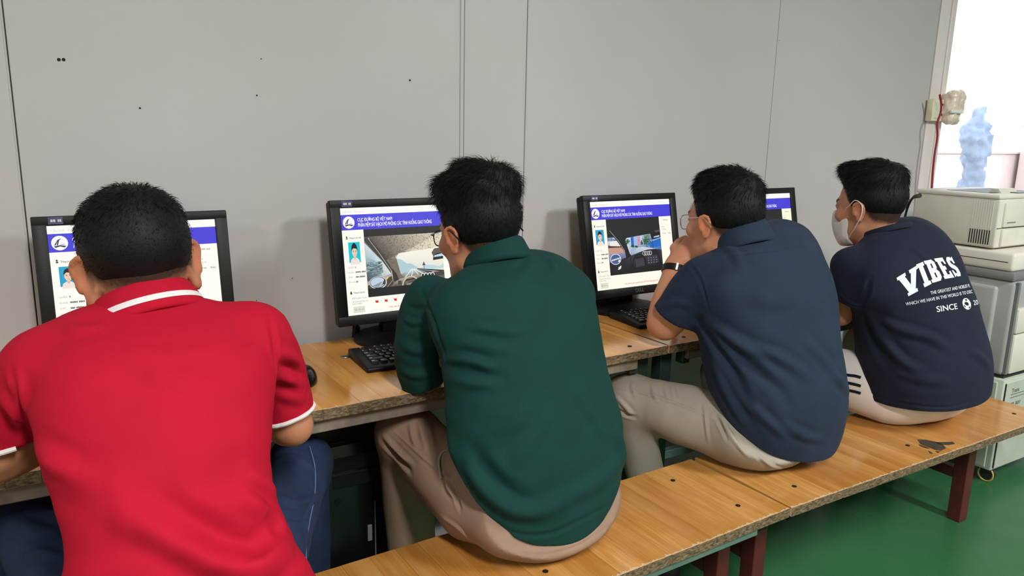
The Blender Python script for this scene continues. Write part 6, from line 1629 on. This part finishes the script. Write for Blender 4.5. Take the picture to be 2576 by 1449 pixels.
def black_man():
    org = (2.30, 1.28, 0.0)
    r = person(org, 'man in a black printed T-shirt and white face mask at the right')
    H = Head(P(2188, 522, 2.40), 2, 6, 0, 1.05, 18)
    zl = [0.082, 0.074, 0.048, 0.006, 0.020, 0.000, -0.036, -0.052]
    rows = [((2235, 1060), (2450, 1060), 2.43, 0.85), ((2185, 1010), (2482, 1012), 2.42, 0.85), ((2158, 965), (2497, 970), 2.41, 0.84), ((2150, 905), (2499, 910), 2.40, 0.82), ((2150, 840), (2478, 845), 2.39, 0.80), ((2140, 770), (2455, 770), 2.38, 0.76), ((2122, 705), (2428, 700), 2.37, 0.68), ((2116, 672), (2404, 668), 2.365, 0.58), ((2132, 650), (2368, 636), 2.36, 0.52), ((2168, 632), (2320, 614), 2.36, 0.58), ((2198, 620), (2294, 606), 2.36, 0.75)]
    sp = stations(rows, 0.08, 0.78)
    ls, le, lw = P(2142, 672, 2.33), P(2108, 792, 2.42), np.array((2.16, 1.74, 0.768))
    rs, re_, rw = P(2345, 655, 2.55), np.array((2.62, 1.58, 0.772)), np.array((2.42, 1.74, 0.768))
    body_mesh(H, (1.92, 1.02, 0.42), (2.78, 1.92, 1.36), sp,
              [([ls, (ls + le) / 2, le, (le + lw) / 2, lw], (0.048, 0.045, 0.040, 0.036, 0.026)), ([rs, (rs + re_) / 2, re_, (re_ + rw) / 2, rw], (0.048, 0.045, 0.041, 0.037, 0.026))],
              [(lw, (0.1, 0.9, -0.05), (0, 0, 1), 1, 0.5), (rw, (-0.2, 0.9, -0.05), (0, 0, 1), -1, 0.5)], (0.060, 0.060, 0.066), zl, SKIN * 1.0, 0.014, r, org)
    F = Field((1.94, 0.98, 0.40), (2.78, 1.84, 1.14), 0.0068)
    c, a, b, u = sp
    s, d = F.segs(c, a, b, u, cap=0.012); F.union(s, d, 0.0)
    pl = hem_plane(F, ((2180, 997), (2370, 1036), (2480, 1008))); SF_ = F
    F.tube([ls, P(2140, 712, 2.335), P(2138, 745, 2.345), P(2137, 757, 2.35)], (0.062, 0.062, 0.060, 0.059), 0.03, n=12, flat1=True, flat1n=P(2128, 790, 2.36) - P(2150, 720, 2.335))
    F.tube([rs, rs * 0.6 + re_ * 0.4, rs * 0.45 + re_ * 0.55], (0.062, 0.062, 0.062), 0.03, n=8, flat1=True)
    me = subdiv(F.mesh('t_shirt'), 1); relax(me, 1); bv = bvh_of(me)
    fold(me, bv, [([(2185, 790), (2220, 850), (2270, 910), (2330, 940)], 0.008, 0.014), ([(2175, 800), (2200, 870), (2240, 930)], -0.006, 0.014), ([(2200, 800), (2270, 830), (2340, 850), (2390, 880)], 0.006, 0.014), ([(2250, 930), (2320, 955), (2390, 960)], 0.004, 0.014), ([(2180, 610), (2230, 600), (2280, 610)], 0.002, 0.012), ([(2290, 620), (2320, 640), (2345, 660)], 0.003, 0.010), ([(2160, 770), (2178, 745), (2188, 700)], -0.004, 0.008), ([(2105, 735), (2140, 762), (2180, 772)], 0.0015, 0.004),
                  ([(2170, 985), (2260, 1012), (2370, 1024), (2460, 1006)], -0.0016, 0.004), ([(2440, 880), (2470, 900), (2495, 925)], 0.004, 0.014)])
    crumple(me, 0.004, 8.0, (1, 1, 1.2), 9.0); crumple(me, 0.002, 18.0, (1, 1, 0.8), 2.0)
    V_ = get_co(me); bv2 = bvh_of(me)
    clip_hem(me, pl, 1.48)
    sh = link('t_shirt', shift(me, org), M['blackc'], r, 'black cotton T-shirt', smooth=True)
    cc = (P(2200, 588, 2.36) + P(2290, 572, 2.36)) / 2
    cc = P(2232, 586, 2.36); ax = _unit((0.0, 0.40, 0.92))
    collar('neckband', cc, ax, (0, 1, 0), 0.0665, 0.070, [(0.002, 0.0), (-0.001, 0.012), (0.002, 0.016), (0.0065, 0.013), (0.009, -0.002), (0.004, -0.006)], M['blackc'], sh, org, label='ribbed black neckband')
    # white print on the back, laid on the cloth
    o3 = np.array(org)
    def lay(V, T, mapf, name, lab=None):
        out = []; ok = []
        for x, y in V:
            px, py = mapf(x, y); h = hit(bv2, px, py)
            ok.append(h is not None); out.append((h[0] + h[1] * 0.0011 - o3) if h is not None else (0, 0, 0))
        T = [t for t in T if all(ok[i] for i in t)]
        T = [t for t in T if max(np.linalg.norm(np.array(out[t[i]]) - out[t[i - 1]]) for i in range(len(t))) < 0.05]
        used = sorted({i for t in T for i in t}); rm = {v: i for i, v in enumerate(used)}
        if T: link(name, mesh_from([out[i] for i in used], [tuple(rm[i] for i in t) for t in T], name), M['print'], sh, lab)
    # four measured corners per letter: top left, top right, bottom right, bottom left
    Q = {'V': ((2257, 694), (2304, 668), (2313, 731), (2279, 750)), 'I': ((2304, 666), (2321, 659), (2343, 714), (2325, 723)), 'B': ((2323, 657), (2347, 652), (2372, 704), (2345, 712)), 'E': ((2349, 651), (2370, 648), (2400, 698), (2376, 702)), 'S': ((2375, 648), (2394, 646), (2419, 694), (2402, 697))}
    Q['V'] = ((2255, 699), (2306, 668), (2321, 726), (2272, 752))
    for ch, q in Q.items():
        A, B_, C_, D_ = (np.array(z, float) for z in q)
        mp = lambda x, y: tuple((A * (1 - x) + B_ * x) * y + (D_ * (1 - x) + C_ * x) * (1 - y))
        wmax = max(p[0] for p in LETTERS[ch][0])
        V, T = tess([(p[0] / wmax, p[1]) for p in LETTERS[ch][0]], step=0.12)
        lay(V, T, mp, 'print_letter')
    for ch, rects in (('B', ((0.50, 0.62, 0.62, 0.82), (0.50, 0.18, 0.62, 0.40))),):
        A, B_, C_, D_ = (np.array(z, float) for z in Q[ch]); mp = lambda x, y: tuple((A * (1 - x) + B_ * x) * y + (D_ * (1 - x) + C_ * x) * (1 - y))
        for x0, y0, x1, y1 in rects:
            out = []
            for x, y in ((x0, y0), (x1, y0), (x1, y1), (x0, y1)):
                h = hit(bv2, *mp(x, y))
                if h is not None: out.append(h[0] + h[1] * 0.0018 - o3)
            if len(out) == 4: link('letter_counter', mesh_from(out, [(0, 1, 2, 3)], 'letter_counter'), M['blackc'], sh)
    def line(txt, p0, p1, h, bold, name, squeeze=1.0):
        V, F_ = text_vf(txt, 1.0, bold); w = V[:, 0].max()
        p0 = np.array(p0, float); p1 = np.array(p1, float); t = p1 - p0
        n_ = np.array((-0.20, -0.98)) * h / 0.73
        def mp(x, y):
            s_ = x / w; s_ = s_ * (1 + squeeze * (1 - s_))
            return tuple(p0 + t * s_ + n_ * y)
        tri = []
        for f in F_:
            for i in range(1, len(f) - 1): tri.append((f[0], f[i], f[i + 1]))
        lay(V, tri, mp, name)
    line('THE GREATEST AND NOBLES PL', (2341, 741), (2440, 722), 8.5, 0.012, 'print_line', 0.22)
    line('WHICH WE HAVE IN THIS WORLD IS TO DISC', (2279, 769), (2446, 737), 8.5, 0.012, 'print_line', 0.22)
    line('SINCE', (2356, 785), (2409, 777), 15.0, 0.014, 'print_line', 0.12)
    line('20', (2449, 768), (2460, 766), 13.0, 0.010, 'print_line', 0.0)
    cx_, cy_ = 2431, 764.5
    an_ = np.linspace(0, 2 * math.pi, 33)[:-1]
    Vd = [(0, 0)] + [(math.cos(t), math.sin(t)) for t in an_]
    lay(np.array(Vd), [(0, 1 + i, 1 + (i + 1) % 32) for i in range(32)], lambda x, y: (cx_ + 10.5 * x + 2.2 * y, cy_ + 14.5 * y + 1.0 * x), 'print_globe', 'white round globe emblem')
    for poly in ([(-0.55, -0.15), (-0.2, -0.35), (0.3, -0.25), (0.45, 0.05), (0.25, 0.3), (-0.15, 0.25), (-0.45, 0.1)], [(-0.3, -0.75), (0.05, -0.85), (0.2, -0.6), (-0.1, -0.5)], [(-0.8, 0.2), (-0.5, 0.35), (-0.35, 0.65), (-0.6, 0.6)], [(0.4, 0.5), (0.7, 0.35), (0.6, 0.65), (0.3, 0.85)]):
        out = []
        for x, y in poly:
            h = hit(bv2, cx_ + 10.5 * x + 2.2 * y, cy_ + 14.5 * y + 1.0 * x)
            if h is not None: out.append(h[0] + h[1] * 0.0018 - o3)
        if len(out) > 2: link('globe_mark', mesh_from(out, [tuple(range(len(out)))], 'globe_mark'), M['blackc'], sh)
    hair(H, zl, 0, r, org, top=0.032, side=0.006, front=0.018, lump=0.05, lscale=36, nst=7500, length=0.028, lift=0.26, seed=17, flow=(-0.15, 0.5, 0.1), curl=0.22, fade=0.045)
    # face mask
    F = Field(H.p - 0.17, H.p + 0.17, 0.004); H.skull(F); F.ell(H.w(0, 0.084, -0.045), np.array((0.036, 0.026, 0.050)) * H.s, H.R, 0.03); F.d -= 0.0055
    s_ = F.sl(F.lo, F.lo + F.n * F.h); X, Y, Z = F.grid(s_); shp = F.d.shape
    G = np.stack([np.broadcast_to(q, shp) for q in (X, Y, Z)], -1).reshape(-1, 3); L = H.loc(G)
    box = np.maximum.reduce([0.030 - L[:, 1], L[:, 2] - (-0.004 - 0.25 * np.abs(L[:, 0])), -0.118 - L[:, 2], np.abs(L[:, 0]) - 0.064])
    F.d = np.maximum(F.d, box.reshape(shp) * H.s).astype(np.float32)
    me = F.mesh('face_mask'); relax(me, 1)
    fm = link('face_mask', shift(subdiv(me, 1), org), M['mask'], r, 'white cloth face mask', smooth=True)
    for x in (-1, 1):
        q = BM(); q.tube([v - o3 for v in smooth_path([H.w(x * 0.058, 0.052, -0.014), H.w(x * 0.077, 0.018, 0.008), H.w(x * 0.083, -0.005, 0.024), H.w(x * 0.086, -0.028, 0.010), H.w(x * 0.086, -0.028, -0.018), H.w(x * 0.080, -0.008, -0.050), H.w(x * 0.060, 0.028, -0.088)], 30)], 0.0016, 6); q.done('ear_loop', M['mask'], fm, smooth=True)
    # trousers
    kn = [np.array((2.08, 1.62, 0.555)), np.array((2.52, 1.62, 0.55))]; hips = [np.array((2.22, 1.325, 0.515)), np.array((2.42, 1.325, 0.515))]
    an = [np.array((2.10, 1.66, 0.08)), np.array((2.54, 1.64, 0.08))]
    F = legs_field((1.92, 1.05, 0.05), (2.72, 1.85, 0.74), (2.365, 1.315, 0.512), hips, kn, an, [(0.105, 0.094, 0.072, 0.064, 0.056)] * 2, 0.421, 1.41, pelvis=(0.215, 0.145, 0.108), yaw=0.08, shirt=SF_, hem=pl)
    me = subdiv(F.mesh('trousers'), 1); bv = bvh_of(me)
    crumple(me, 0.004, 13.0, (1, 1, 0.7), 6.0)
    tr = link('trousers', shift(me, org), M['whitep'], r, 'off white trousers', smooth=True)
    for y0, y1 in ((942, 946), (960, 967), (978, 985)):
        strip_on(bv, [(2092, y0 - 4), (2122, y0), (2136, (y0 + y1) / 2), (2152, y1), (2166, y1 + 4)], 0.0085, 'side_stripe', M['stripe'], tr, 0.004, org=org)
    for q in an: shoe(q + (0, 0.02, 0), (0, 1), r, org)
black_man()
